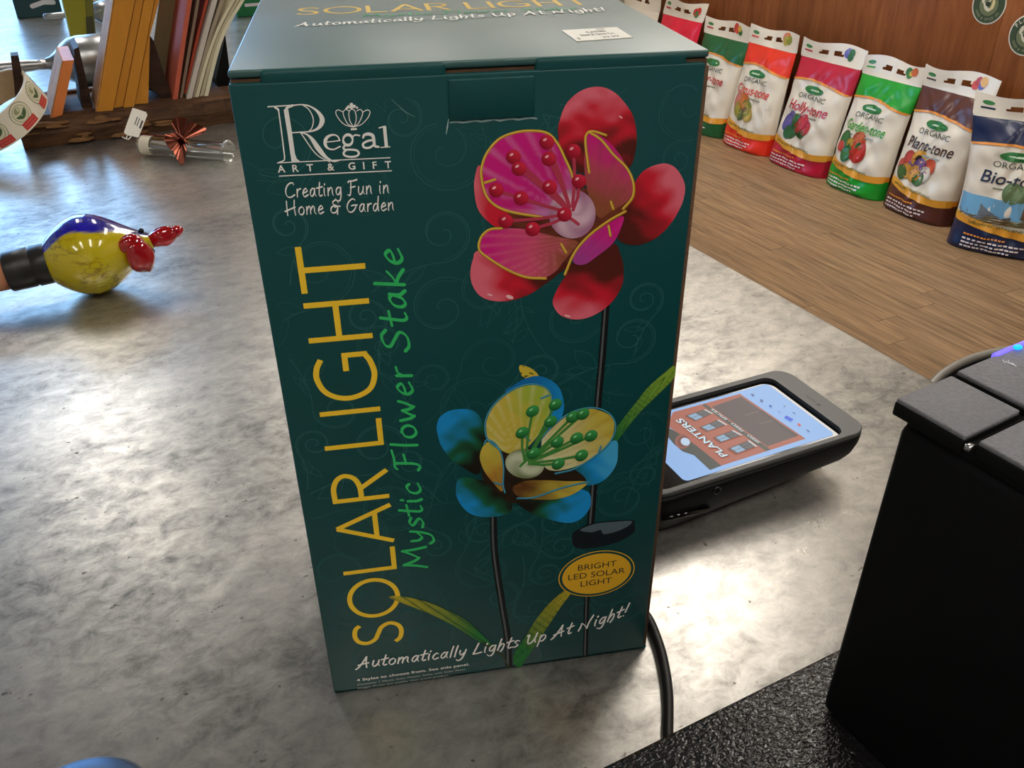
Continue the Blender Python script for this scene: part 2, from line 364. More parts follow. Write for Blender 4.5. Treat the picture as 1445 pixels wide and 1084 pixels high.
def font_mesh(text, bold=0.0, shear=0.0, space=1.0):
    key = (text, bold, shear, space)
    if key in _fc: return _fc[key]
    cu = bpy.data.curves.new('text_outline', 'FONT'); cu.body = text; cu.size = 1.0; cu.offset = bold; cu.shear = shear; cu.space_character = space; cu.resolution_u = 4; cu.fill_mode = 'FRONT'
    o = bpy.data.objects.new('text_outline', cu); COL.objects.link(o)
    dg = bpy.context.evaluated_depsgraph_get(); dg.update()
    me = bpy.data.meshes.new_from_object(o.evaluated_get(dg))
    vs = [(v.co.x, v.co.y) for v in me.vertices]; fs = [tuple(p.vertices) for p in me.polygons]
    bpy.data.objects.remove(o); bpy.data.curves.remove(cu); bpy.data.meshes.remove(me)
    xs = [v[0] for v in vs]; x0, x1 = min(xs), max(xs)
    _fc[key] = ([(v[0] - x0, v[1]) for v in vs], fs, x1 - x0); return _fc[key]
CAP = 0.729
def print_text(mb, text, mapf, x, y, cap, col, width=None, align='l', bold=0.0, shear=0.0, rot=0.0, space=1.0):
    vs, fs, wd = font_mesh(text, bold, shear, space); sy = cap / CAP; sx = (width / wd) if width else sy
    W = wd * sx; ox = -W / 2 if align == 'c' else 0.0; cr, sr = math.cos(rot), math.sin(rot)
    out = []
    for v in vs:
        a = v[0] * sx + ox; c = v[1] * sy; out.append(mapf(x + a * cr - c * sr, y + a * sr + c * cr))
    mb.add(out, fs, [col] * len(out))
# pen-written alphabet: advance, strokes
HW = {
 'A': (.86, [[(-.1, -.1), (.1, .12), (.3, .55), (.47, 1.0)], [(.47, 1.0), (.5, .5), (.6, -.03)], [(.0, .26), (.3, .34), (.68, .4)]]),
 'C': (.8, [[(.72, .86), (.66, .98), (.45, .98), (.2, .8), (.05, .45), (.13, .1), (.4, .0), (.74, .16)]]),
 'F': (.72, [[(-.05, .02), (.1, -.05), (.2, .2), (.24, .9)], [(.02, .86), (.1, .95), (.4, .96), (.72, 1.03)], [(.2, .5), (.38, .53), (.55, .57)]]),
 'G': (.92, [[(.7, .86), (.5, .95), (.2, .75), (.05, .4), (.16, .06), (.45, .03), (.72, .3), (.76, .48)], [(.42, .46), (.6, .5), (.86, .5)]]),
 'H': (.9, [[(.1, 1.0), (.1, .5), (.12, -.02)], [(-.05, .28), (.35, .42), (.74, .55)], [(.72, 1.05), (.68, .5), (.74, -.02)]]),
 'L': (.66, [[(.24, 1.0), (.14, .5), (.03, .03)], [(.03, .03), (.3, .03), (.6, .1)]]),
 'M': (1.02, [[(.02, -.02), (.12, .5), (.17, .97)], [(.17, .97), (.32, .5), (.44, .3)], [(.44, .3), (.6, .6), (.76, .99)], [(.76, .99), (.8, .5), (.88, -.02)]]),
 'N': (1.0, [[(.02, .0), (.1, .3), (.12, .62)], [(.12, .62), (.34, .42), (.62, .02)], [(.62, .02), (.64, .5), (.82, 1.08)]]),
 'S': (.72, [[(.62, .82), (.45, .98), (.18, .88), (.14, .68), (.36, .5), (.56, .3), (.42, .05), (.14, .0), (-.02, .14)]]),
 'U': (.84, [[(.0, .78), (.12, .85), (.1, .4), (.2, .03), (.42, .1), (.6, .45), (.66, .9)], [(.66, .9), (.6, .35), (.7, .02)]]),
 'a': (.58, [[(.44, .48), (.3, .56), (.12, .4), (.08, .14), (.18, .01), (.34, .14), (.45, .52)], [(.45, .55), (.43, .2), (.54, .0)]]),
 'c': (.5, [[(.42, .46), (.3, .56), (.12, .42), (.07, .16), (.2, .0), (.44, .1)]]),
 'd': (.6, [[(.42, .46), (.3, .54), (.12, .4), (.08, .14), (.18, .01), (.36, .16), (.45, .52)], [(.5, 1.05), (.45, .5), (.5, .0)]]),
 'e': (.52, [[(.08, .26), (.3, .32), (.42, .42), (.3, .57), (.13, .42), (.07, .18), (.2, .0), (.46, .12)]]),
 'g': (.58, [[(.44, .48), (.28, .56), (.1, .38), (.12, .1), (.28, .06), (.43, .3), (.46, .55)], [(.46, .55), (.46, .0), (.36, -.35), (.15, -.38), (.0, -.22)]]),
 'h': (.58, [[(.14, 1.03), (.1, .5), (.07, .0)], [(.08, .25), (.26, .55), (.42, .5), (.42, .15), (.3, -.16)]]),
 'i': (.27, [[(.1, .55), (.09, .2), (.14, .0)], [(.14, .76), (.16, .84)]]),
 'k': (.56, [[(.12, 1.03), (.1, .5), (.08, .0)], [(.46, .58), (.3, .4), (.12, .27)], [(.12, .27), (.3, .18), (.5, .0)]]),
 'l': (.25, [[(.15, 1.03), (.1, .5), (.09, .0)]]),
 'm': (.88, [[(.08, .55), (.07, .0)], [(.08, .28), (.24, .54), (.36, .5), (.38, .02)], [(.38, .28), (.55, .54), (.68, .5), (.7, .15), (.8, .0)]]),
 'n': (.58, [[(.08, .55), (.07, .0)], [(.08, .28), (.26, .54), (.4, .5), (.42, .15), (.5, .0)]]),
 'o': (.56, [[(.3, .55), (.12, .44), (.07, .2), (.2, .0), (.4, .06), (.48, .3), (.4, .5), (.26, .56)]]),
 'p': (.58, [[(.1, .55), (.07, .0), (.03, -.42)], [(.08, .32), (.25, .55), (.43, .47), (.45, .2), (.28, .0), (.08, .08)]]),
 'r': (.42, [[(.1, .55), (.09, .0)], [(.09, .3), (.2, .5), (.38, .56)]]),
 's': (.45, [[(.4, .5), (.22, .57), (.1, .44), (.24, .3), (.36, .15), (.2, .0), (.0, .04)]]),
 't': (.4, [[(.22, .95), (.17, .5), (.14, .12), (.22, .0), (.36, .06)], [(-.02, .56), (.2, .6), (.42, .64)]]),
 'u': (.58, [[(.08, .55), (.06, .2), (.15, .0), (.3, .07), (.42, .28), (.45, .55)], [(.45, .55), (.43, .2), (.54, .0)]]),
 'w': (.8, [[(.04, .55), (.1, .2), (.18, .02)], [(.18, .02), (.3, .3), (.38, .45)], [(.38, .45), (.42, .2), (.5, .02)], [(.5, .02), (.62, .3), (.7, .58)]]),
 'y': (.56, [[(.08, .55), (.1, .25), (.22, .1), (.4, .28)], [(.48, .57), (.42, .1), (.28, -.3), (.06, -.4), (-.06, -.26)]]),
 '&': (.85, [[(.7, .72), (.5, .92), (.26, .8), (.3, .6), (.5, .54)], [(.5, .54), (.18, .46), (.06, .22), (.2, .02), (.46, .06), (.62, .32), (.6, .48)], [(.4, .42), (.6, .48), (.82, .46)], [(.6, .48), (.6, .1), (.58, -.1)]]),
 '!': (.3, [[(.24, 1.05), (.14, .32)], [(.08, .06), (.1, .0)]]),
 '-': (.4, [[(.05, .3), (.35, .33)]]),
}
def hand_width(text, tr=0.06): return sum(.42 if ch == ' ' else HW[ch][0] + tr for ch in text)
def hand_text(mb, text, mapf, size, col, width=None, pen=0.1, slant=0.0, base=None, tr=0.06, x0=0.0, y0=0.0, rot=0.0, nib=0.7):
    W = hand_width(text, tr); sx = (width / W) if width else size; x = 0.0
    cr, sr = math.cos(rot), math.sin(rot)
    for ch in text:
        if ch == ' ': x += .42; continue
        adv, strokes = HW[ch]
        for st in strokes:
            pts = crom([(p[0], p[1], 0) for p in st], 5)
            q = []
            for p in pts:
                a = (x + p.x + slant * p.y) * sx; c = p.y * size
                if base: c += base(a)
                q.append((x0 + a * cr - c * sr, y0 + a * sr + c * cr))
            ribbon(mb, q, pen * size, mapf, col, nib=nib, taper=False)
        x += adv + tr

# ------------------------------------------------------------------ the flower-stake carton
BW, BD, BH = 0.1836, 0.1765, 0.340
carton = thing('product_carton', 'tall dark teal carton printed with pink and blue glass flowers and yellow lettering', 'box', (BW / 2, BD / 2, 0))
ident = lambda v: v
TH = 0.003
b = MB()   # sides, back and bottom
rbox(b, ident, 0, TH, TH, BD, 0, BH - 0.004, 0.0008, 1); rbox(b, ident, BW - TH, BW, TH, BD, 0, BH - 0.004, 0.0008, 1)
rbox(b, ident, 0, BW, BD - TH, BD, 0, BH - 0.002, 0.0008, 1); rbox(b, ident, 0, BW, 0, BD, 0, TH, 0.0008, 1)
b.build('carton_shell', M['card'], carton)
XT0, XT1 = 0.0795, 0.1135     # the tuck tab in the front panel
VT = 0.318
def fp(x, y): P = onpl(x, y, Vector((0, 0, 0)), Vector((0, 1, 0))); return (P.x, P.z)
b = MB(); rbox(b, ident, 0, BW - 0.0018, 0, TH, 0.0005, BH - 0.0045, 0.0008, 2)
front = b.build('front_panel', M['card'], carton)
b = MB(); rbox(b, ident, BW - 0.0022, BW - 0.0002, 0.0006, TH + 0.004, 0.0005, BH - 0.006, 0.0003, 1); b.build('raw_board_edge', M['kraft'], carton)
# top: lid with front roll, locking tab, raw gaps at the corners
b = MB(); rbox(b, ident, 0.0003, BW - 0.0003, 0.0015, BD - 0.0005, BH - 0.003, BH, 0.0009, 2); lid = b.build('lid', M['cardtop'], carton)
for (xa, xb) in ((0.0115, XT0), (XT1, BW - 0.0095)):
    b = MB(); rbox(b, ident, xa, xb, 0.0003, 0.004, BH - 0.0075, BH - 0.0002, 0.0018, 3); b.build('lid_fold', M['card'], carton)
for (xa, xb) in ((0.0008, 0.0118), (BW - 0.0098, BW - 0.0008), (XT0 - 0.001, XT1 + 0.001)):
    b = MB(); rbox(b, ident, xa, xb, 0.0022, 0.006, BH - 0.0072, BH - 0.0034); b.build('lid_flute', M['kraft'], carton)
b = MB(); rbox(b, ident, XT0 + 0.0003, XT1 - 0.0003, -0.0007, 0.003, VT, BH - 0.0062, 0.0007, 2); b.build('lock_tab', M['card'], carton)
# torn paper line under the locking tab
PLV = [0.0]
def face(lv):
    off = -0.00004 * lv - 0.00004
    return lambda u, v: Vector((u, off - EPS[0], v))
def pix(lv):
    f = face(lv)
    def g(x, y): P = fp(x, y); return f(P[0], P[1])
    return g
TEALF = lin((38, 92, 90)); TEAL = lin((9, 68, 69))
WHT = lin((246, 245, 240)); YEL = lin((252, 208, 52)); GRN = lin((54, 196, 106))
random.seed(11)
b = MB(); f = face(0)
SWC = lin((40, 96, 94))
def spiral(u, v, r, turns, a0, sgn):
    n = 30; return [(u + r * (1 - 0.93 * k / n) * math.cos(a0 + sgn * turns * 2 * math.pi * k / n), v + r * (1 - 0.93 * k / n) * math.sin(a0 + sgn * turns * 2 * math.pi * k / n)) for k in range(n + 1)]
def inside(p): return 0.002 < p[0] < BW - 0.003 and 0.002 < p[1] < BH - 0.012 and not (XT0 - 0.002 < p[0] < XT1 + 0.002 and p[1] > VT - 0.002)
def faint(pts, w, c):
    seg = []
    for p in pts + [None]:
        if p is not None and inside(p): seg.append(p)
        else:
            EPS[0] %= 2.4e-5
            if len(seg) > 2: ribbon(b, seg, w, f, c, caps=False)
            seg = []
pos = []
tries = 0
while len(pos) < 64 and tries < 4000:
    tries += 1; u = random.uniform(0.008, BW - 0.008); v = random.uniform(0.01, BH - 0.02); r = random.uniform(0.008, 0.021)
    if all(math.hypot(u - q[0], v - q[1]) > 0.66 * (r + q[2]) for q in pos): pos.append((u, v, r))
for (u, v, r) in pos:
    a0 = random.uniform(0, 6.28); sg = random.choice((-1, 1)); c = mixc(TEAL, SWC, random.uniform(0.55, 1.0))
    sp = spiral(u, v, r, random.uniform(1.3, 1.9), a0, sg); faint(sp, 0.00055, c)
    sp2 = [(u + (p[0] - u) * 0.90, v + (p[1] - v) * 0.90) for p in sp[:16]]; faint(sp2, 0.00035, c)
    # trailing stem of the scroll and leaf strokes fanning off it
    d = Vector((-math.sin(a0), math.cos(a0))) * -sg; p0 = Vector(sp[0]); n0 = Vector((math.cos(a0), math.sin(a0)))
    st = [tuple(p0 + d * (r * 2.4 * k / 12) + n0 * (r * 0.9 * (k / 12) ** 2)) for k in range(13)]; faint(st, 0.0005, c)
    for k in range(random.choice((2, 3, 4))):
        q0 = Vector(st[3 + 2 * k]); dd = (d + n0 * random.uniform(-1.4, 1.4)).normalized(); nn = Vector((-dd.y, dd.x)); L = r * random.uniform(0.6, 1.2); h = random.uniform(.12, .3)
        l1 = [tuple(q0 + dd * (L * j / 8) + nn * (L * h * math.sin(math.pi * j / 8))) for j in range(9)]; l2 = [tuple(q0 + dd * (L * j / 8) - nn * (L * h * .6 * math.sin(math.pi * j / 8))) for j in range(9)]
        faint(l1, 0.00035, c); faint(l2, 0.00035, c)
b.build('scroll_pattern', M['print'], front, True)
# torn white paper edge beneath the tab and beside it
b = MB(); f = face(1)
ribbon(b, [(XT0 + 0.0006 + (XT1 - XT0) * k / 14, VT - 0.0004 + 0.0003 * math.sin(k * 2.1)) for k in range(15)], lambda t: 0.0005 + 0.0004 * abs(math.sin(t * 19)), f, lin((150, 178, 176)))
ribbon(b, [(XT0, VT + 0.001), (XT0 - 0.0006, VT - 0.002), (XT0 - 0.0012, VT - 0.0048)], 0.0006, f, lin((170, 190, 186)), taper=True)
ribbon(b, [fp(552, 140), fp(572, 158), fp(585, 165)], 0.0004, f, lin((110, 146, 146)), taper=True)
b.build('torn_edge', M['print'], front, True)

# title: SOLAR LIGHT running up the left side
b = MB(); f = face(2); U0, CH, SW = 0.0422, 0.0273, 0.00255
T = lambda a, c: f(U0 - c * CH, a)       # a runs up the box, c from baseline to cap line
def stk(pts): ribbon(b, [(p[0], p[1]) for p in pts], 1, lambda x, y: None, YEL)
def letter(strokes, v0, v1, sm=True):
    for st in strokes:
        pts = [(v0 + (v1 - v0) * p[0], -p[1] * CH) for p in st]
        if len(pts) > 2: pts = [(q.x, q.y) for q in crom([(p[0], p[1], 0) for p in pts], 8)]
        ribbon(b, pts, SW, lambda x, y: f(U0 + y, x), YEL, caps=False)
hw = SW / CH / 2
letter([[(.92, .84), (.78, .93), (.5, .96), (.24, .9), (.13, .74), (.25, .58), (.5, .5), (.75, .42), (.88, .26), (.76, .1), (.5, .04), (.2, .08), (.05, .18)]], .0354, .0532)
ribbon(b, [(0.07105 + 0.0131 * math.cos(k * math.pi / 24), -CH * 0.5 - CH * 0.46 * math.sin(k * math.pi / 24)) for k in range(48)], SW, lambda x, y: f(U0 + y, x), YEL, closed=True)
letter([[(.08, 0), (.08, 1)], [(0, hw), (1, hw)]], .0898, .1055)
letter([[(.02, 0), (.5, 1)], [(.5, 1), (.98, 0)], [(.2, .3), (.8, .3)]], .1088, .1333)
letter([[(.07, 0), (.07, 1)], [(.07, .955), (.5, .955), (.8, .88), (.92, .74), (.8, .58), (.5, .5), (.07, .49)], [(.45, .48), (.98, 0)]], .1372, .1548)
letter([[(.08, 0), (.08, 1)], [(0, hw), (1, hw)]], .1693, .1845)
letter([[(.5, 0), (.5, 1)]], .1883, .1909)
letter([[(.9, .86), (.72, .94), (.5, .96), (.22, .86), (.06, .64), (.05, .38), (.2, .13), (.5, .035), (.78, .08), (.95, .16)], [(.95, .12), (.95, .52)], [(.62, .48), (.99, .48)]], .1961, .2204)
letter([[(.07, 0), (.07, 1)], [(.93, 0), (.93, 1)], [(.07, .52), (.93, .52)]], .2265, .2460)
letter([[(.5, 0), (.5, 1)], [(0, 1 - hw), (1, 1 - hw)]], .2503, .2712)
b.build('title_lettering', M['print'], front, True)
b = MB(); hand_text(b, 'Mystic Flower Stake', lambda x, y: f(0.0575 - y, 0.0880 + x), 0.0118, GRN, width=0.181, pen=0.115, slant=0.06, nib=0.5)
b.build('subtitle_lettering', M['print'], front, True)
# maker's logo, traced from the panel
def crop(ox, oy, sc, lv):
    g = pix(lv); return lambda x, y: g(ox + x / sc, oy + y / sc)
b = MB(); g = crop(370, 130, 5.705, 3)
def poly(pts): b.add([g(*p) for p in pts], [tuple(range(len(pts)))], [WHT] * len(pts))
def rib(pts, w, sm=6, **k): ribbon(b, [(q.x, q.y) for q in crom([(p[0], p[1], 0) for p in pts], sm)], w, g, WHT, **k)
rib([(46, 117), (150, 111), (270, 103)], 10); rib([(95, 120), (125, 135), (133, 155)], 16, taper=True)
rib([(131, 140), (157, 330), (181, 525)], 10); rib([(180, 520), (175, 548), (135, 566)], 10)
rib([(192, 140), (196, 170), (222, 330), (246, 500), (256, 545)], 37, caps=False); rib([(185, 150), (205, 122), (240, 108)], 22)
poly([(228, 500), (266, 500), (278, 535), (305, 556), (236, 558)])
rib([(225, 112), (300, 100), (370, 108), (435, 145), (477, 200), (480, 245), (450, 290), (390, 315), (300, 322), (240, 326)], lambda t: 10 + 30 * math.exp(-((t - 0.52) / 0.17) ** 2))
rib([(330, 105), (372, 135), (402, 185), (412, 235), (398, 290), (372, 316)], 8)
rib([(310, 328), (350, 335), (395, 370), (450, 450), (510, 520), (575, 556), (620, 548)], lambda t: 10 + 30 * math.exp(-((t - 0.5) / 0.2) ** 2))
rib([(312, 330), (350, 385), (410, 470), (465, 522), (545, 560)], 8)
rib([(120, 569), (500, 551), (1032, 527)], 8, caps=False); rib([(135, 675), (500, 657), (1044, 632)], 9, caps=False)
rib([(512, 402), (570, 396), (626, 388)], 9); rib([(624, 388), (606, 354), (566, 343), (522, 364), (506, 408), (526, 448), (574, 460), (628, 436)], lambda t: 11 + 17 * math.exp(-((t - 0.52) / 0.2) ** 2))
rib(ell(690, 384, 38, 42, 0.1, 14) + [(728, 388)], lambda t: 13 + 11 * abs(math.sin(2 * math.pi * t)))
rib([(725, 360), (750, 344), (784, 349)], 12); rib([(668, 426), (654, 446), (668, 462), (712, 462), (760, 468), (778, 492), (758, 514), (706, 520), (664, 508), (656, 486), (676, 464)], 17)
rib([(812, 366), (822, 344), (856, 336), (888, 348), (898, 380), (906, 430), (938, 440)], lambda t: 15 + 12 * t * (1 - t) * 4); rib([(898, 385), (850, 392), (812, 416), (822, 444), (862, 446), (904, 420)], 18)
rib([(984, 272), (990, 340), (1000, 440)], 27, caps=False); rib([(942, 287), (986, 274)], 11); rib([(956, 444), (1028, 439)], 9)
for sg, cx in ((1, 0), (-1, 0)):
    mir = lambda x: x if sg == 1 else 2 * 727 - x + 6
    rib([(mir(x), y) for x, y in [(734, 278), (690, 255), (660, 200), (652, 160), (672, 138), (698, 150)]], 7)
    rib([(mir(x), y) for x, y in [(728, 280), (660, 258), (610, 205), (592, 160), (612, 142), (648, 158)]], 7)
rib([(736, 280), (706, 230), (698, 165), (722, 135), (750, 160), (756, 225), (738, 280)], 7)
for (x, y, r) in ((718, 100, 15), (694, 118, 13), (742, 113, 13), (678, 130, 9), (764, 124, 9), (719, 122, 13)): blob(b, ell(x, y, r, r, 0, 8), g, lambda *a: WHT, 1, n=2)
rib([(713, 298), (762, 295)], 16, caps=False)
pu = fp(394, 242); pe = fp(553, 235)
rot = math.atan2(pe[1] - pu[1], pe[0] - pu[0])
for ch, x in zip('ART&GIFT', (158, 272, 388, 555, 724, 820, 908, 1015)):
    yb = 645 - (x - 135) * 0.040; P = fp(370 + x / 5.705, 130 + yb / 5.705)
    print_text(b, ch, face(3), P[0], P[1], 0.0029, WHT, align='c', bold=0.02)
for s, a, e in (('Creating Fun in', (403, 278.5), (551, 272)), ('Home & Garden', (404, 303.5), (558, 296))):
    p = fp(*a); q = fp(*e); hand_text(b, s, face(3), 0.0058, WHT, width=math.hypot(q[0] - p[0], q[1] - p[1]), pen=0.082, slant=0.05, x0=p[0], y0=p[1], rot=math.atan2(q[1] - p[1], q[0] - p[0]), nib=2.0)
b.build('maker_logo', M['print'], front, True)
# bottom lines of type
b = MB(); w0 = 0.1545
base = lambda a: -0.0030 * math.sin(min(1, a / w0) * 2.0) - 0.0012 + (0.0128 + 0.003 * 0.91) * max(0, (a / w0 - 0.35) / 0.65) ** 2
hand_text(b, 'Automatically Lights Up At Night!', face(8), 0.0085, WHT, width=w0, pen=0.098, slant=0.22, base=base, x0=0.0150, y0=0.0205, nib=2.2)
b.build('slogan_lettering', M['print'], front, True)
b = MB()
print_text(b, '4 Styles to choose from. See side panel.', face(8), 0.0134, 0.0085, 0.0021, WHT, width=0.0640, bold=0.012)
print_text(b, 'Contents: 1 Mystic Solar Flower Stake with Solar Panel.', face(8), 0.0134, 0.0050, 0.0015, lin((190, 196, 190)), width=0.0620)
print_text(b, 'Images shown are smaller than actual product.', face(8), 0.0134, 0.0021, 0.0015, lin((190, 196, 190)), width=0.0520)
b.build('small_print', M['print'], front, True)

# printed flower pictures (traced outlines on the panel)
def nz(x, y, s): return 0.5 + 0.25 * math.sin(x * s + 1.7 * math.sin(y * s * 1.3)) + 0.25 * math.sin(y * s * 1.7 + 2.1 * math.sin(x * s * .8))
def grad(c0, c1, ax, ay, bx, by, wob=0.0, cm=None, pm=0.5):
    L2 = (bx - ax) ** 2 + (by - ay) ** 2
    def fn(x, y, t):
        k = ((x - ax) * (bx - ax) + (y - ay) * (by - ay)) / L2 + wob * (nz(x, y, 0.035) - 0.5); k = max(0, min(1, k))
        if cm: return mixc(c0, cm, k / pm) if k < pm else mixc(cm, c1, (k - pm) / (1 - pm))
        return mixc(c0, c1, k)
    return fn
RED = lin((214, 30, 52)); PNK = lin((236, 110, 128)); BRN = lin((88, 30, 22)); MAG = lin((214, 22, 130)); MAG2 = lin((170, 66, 150)); TAN = lin((150, 82, 52)); GOLD = lin((200, 152, 36)); DRED = lin((150, 14, 34))
bs = MB(); g0 = pix(3)
def stemline(pts, w, bb):
    q = [(p.x, p.y) for p in crom([(p[0], p[1], 0) for p in pts], 6)]
    ribbon(bb, q, w, pix(3), lin((18, 20, 22)), caps=False); ribbon(bb, [(x - w * .12, y) for x, y in q], w * .28, pix(3.5), lin((92, 96, 98)), caps=False)
stemline([(856, 420), (850, 500), (843, 580), (838, 680), (832, 760)], 10, bs)
stemline([(830, 780), (828, 850), (826, 925)], 7, bs)
stemline([(696, 725), (698, 780), (708, 850), (716, 900), (718, 940)], 10, bs)
gc = crop(580, 490, 3.7368, 4)
blob(bs, [(850, 990), (870, 965), (960, 925), (1160, 910), (1178, 940), (1170, 980), (1080, 1030), (940, 1060), (860, 1050)], gc, lambda x, y, t: lin((18, 26, 32)), 2)
gc5 = crop(580, 490, 3.7368, 4.6)
blob(bs, [(890, 962), (970, 930), (1060, 920), (1160, 915), (1150, 938), (1090, 968), (1015, 985), (1000, 962), (950, 975)], gc5, lambda x, y, t: lin((84, 100, 108)), 2, n=3)
bs.build('printed_stem', M['print'], front, True)
g3 = crop(460, 720, 2.89, 4)
LG = lin((40, 124, 56)); LD = lin((22, 78, 40)); LY = lin((196, 176, 44)); LB = lin((150, 190, 60))
def leafc(fn):
    return lambda x, y, t: mixc(fn(x, y, t), LD, 0.75 * max(0, math.sin(x * 0.13 - y * 0.20)) ** 3 + 0.2 * nz(x, y, .09))
bl = MB(); blob(bl, [(258, 355), (300, 350), (400, 370), (500, 410), (580, 455), (640, 510), (690, 565), (660, 555), (600, 520), (520, 470), (430, 425), (330, 385)], g3, leafc(grad(LY, LG, 270, 355, 620, 500)), 12, n=10); bl.build('printed_leaf', M['print'], front, True)
bl = MB(); blob(bl, [(765, 620), (770, 580), (810, 520), (860, 440), (920, 370), (985, 320), (1000, 335), (960, 390), (900, 480), (860, 540), (820, 600), (790, 640)], g3, leafc(grad(LG, LY, 800, 560, 980, 340)), 12, n=10); bl.build('printed_leaf', M['print'], front, True)
bl = MB(); ribbon(bl, [(640, 540), (720, 590), (745, 640)], 8, g3, lin((60, 66, 40))); bl.build('printed_stem', M['print'], front, True)
bl = MB(); blob(bl, [(1065, 450), (1100, 400), (1170, 310), (1250, 210), (1330, 140), (1386, 97), (1386, 160), (1300, 250), (1200, 350), (1120, 450), (1075, 505)], gc, leafc(grad(LG, LB, 1080, 480, 1350, 130)), 12, n=10); bl.build('printed_leaf', M['print'], front, True)
bl = MB(); blob(bl, [(570, 100), (590, 95), (640, 115), (672, 155), (600, 162), (575, 130)], gc, lambda x, y, t: mixc(lin((216, 190, 60)), lin((40, 40, 20)), 1 if nz(x, y, .12) > .86 else 0), 6); bl.build('printed_leaf', M['print'], front, True)
def streaks(fn, cx, cy, c2, amt=0.35, fr=26):
    return lambda x, y, t: mixc(fn(x, y, t), c2, amt * max(0, math.sin(math.atan2(y - cy, x - cx) * fr)) ** 2 * (0.4 + 0.6 * t))
b1 = MB(); q = crop(640, 100, 2.9306, 4)
blob(b1, [(432, 260), (440, 200), (470, 130), (530, 80), (600, 65), (660, 85), (710, 135), (745, 195), (757, 270), (750, 340), (725, 400), (640, 420), (520, 420), (450, 340)], q, grad(PNK, BRN, 560, 90, 600, 350, 0.5, RED, 0.45), 9)
blob(b1, [(745, 470), (790, 410), (860, 383), (910, 395), (945, 440), (957, 490), (940, 560), (890, 640), (830, 695), (760, 720), (700, 710), (675, 680), (690, 600)], q, grad(BRN, PNK, 740, 600, 920, 500, 0.35, RED, 0.62), 9)
blob(b1, [(480, 800), (560, 780), (660, 715), (690, 760), (703, 820), (695, 890), (650, 960), (580, 1010), (510, 1028), (450, 1015), (420, 985), (410, 950), (430, 900), (460, 850)], q, grad(BRN, PNK, 560, 830, 540, 1010, 0.35, RED, 0.6), 9)
blob(b1, [(110, 740), (80, 780), (69, 840), (80, 890), (110, 930), (160, 950), (230, 950), (310, 925), (380, 880), (430, 840), (470, 790), (300, 720)], q, grad(PNK, BRN, 130, 880, 360, 830, 0.4, RED, 0.4), 9)
blob(b1, [(110, 390), (90, 430), (85, 490), (100, 570), (140, 620), (185, 645), (230, 600), (180, 450)], q, grad(PNK, RED, 85, 520, 140, 520, 0.3), 6)
q = crop(640, 100, 2.9306, 5)
blob(b1, [(370, 560), (480, 500), (600, 480), (740, 500), (690, 600), (600, 660), (500, 780), (420, 780), (330, 700), (230, 640), (200, 600)], q, lambda x, y, t: mixc(BRN, TAN, 0.5 * nz(x, y, .05)), 6)
q = crop(640, 100, 2.9306, 6)
blob(b1, [(125, 440), (118, 390), (140, 340), (190, 285), (260, 255), (330, 248), (390, 258), (430, 300), (460, 360), (490, 430), (500, 500), (420, 580), (370, 600), (250, 585), (180, 560), (135, 510)], q, streaks(grad(MAG, lin((196, 130, 190)), 240, 340, 470, 580, 0.15, lin((206, 30, 124)), 0.6), 480, 590, lin((226, 170, 210)), 0.3, 30), 12)
blob(b1, [(548, 270), (570, 250), (610, 270), (650, 300), (690, 350), (715, 400), (740, 450), (740, 510), (710, 545), (650, 580), (600, 605), (560, 520), (540, 400)], q, streaks(grad(TAN, MAG, 590, 540, 690, 340, 0.2, lin((196, 70, 100)), 0.6), 590, 620, lin((120, 60, 40)), 0.25, 28), 10)
blob(b1, [(108, 700), (130, 665), (200, 650), (300, 655), (400, 680), (500, 700), (510, 720), (460, 780), (420, 830), (360, 858), (300, 850), (220, 820), (140, 770), (110, 735)], q, streaks(grad(MAG, TAN, 150, 720, 480, 740, 0.15, lin((220, 80, 120)), 0.5), 540, 690, lin((240, 150, 150)), 0.3, 60), 12)
blob(b1, [(495, 790), (510, 740), (570, 680), (640, 630), (700, 600), (695, 640), (660, 710), (600, 760), (540, 800)], q, streaks(grad(MAG2, MAG, 540, 780, 660, 650, 0.3), 480, 820, lin((230, 60, 170)), 0.3, 24), 8)
q = crop(640, 100, 2.9306, 7)
def rimline(bb, pts, w, col, hi, qq):
    pp = [(v.x, v.y) for v in crom([(p[0], p[1], 0) for p in pts], 7)]
    ribbon(bb, pp, w, qq, col); ribbon(bb, [(x - w * .1, y - w * .15) for x, y in pp], w * .35, lambda x, y: qq(x, y) + Vector((0, -0.00002, 0)), hi)
GH = lin((240, 212, 90))
for r in ([(375, 605), (250, 585), (180, 560), (135, 515), (115, 440), (118, 390), (140, 335), (190, 280), (260, 253), (330, 247), (390, 258), (430, 300), (460, 360), (490, 430), (500, 500)], [(560, 420), (545, 300), (552, 258), (580, 250), (630, 265)], [(560, 252), (610, 285), (660, 345), (715, 400), (742, 460), (740, 520), (700, 570)], [(200, 650), (150, 655), (115, 685), (105, 735), (140, 770), (220, 820), (300, 852), (380, 857)], [(460, 840), (500, 750), (560, 680), (640, 620), (710, 580)], [(128, 462), (150, 455), (172, 448)], [(650, 540), (660, 570)], [(640, 640), (648, 680)], [(445, 715), (465, 750)]): rimline(b1, r, 11, GOLD, GH, q)
blob(b1, ell(490, 590, 97, 102, 0, 16), q, lambda x, y, t: mixc(lin((226, 190, 206)), lin((176, 118, 150)), max(0, min(1, t * t * 0.9 + 0.35 * math.sin(6 * t + 3 * math.atan2(y - 590, x - 490))))), 9, n=2)
q8 = crop(640, 100, 2.9306, 7.8); q9 = crop(640, 100, 2.9306, 8.6)
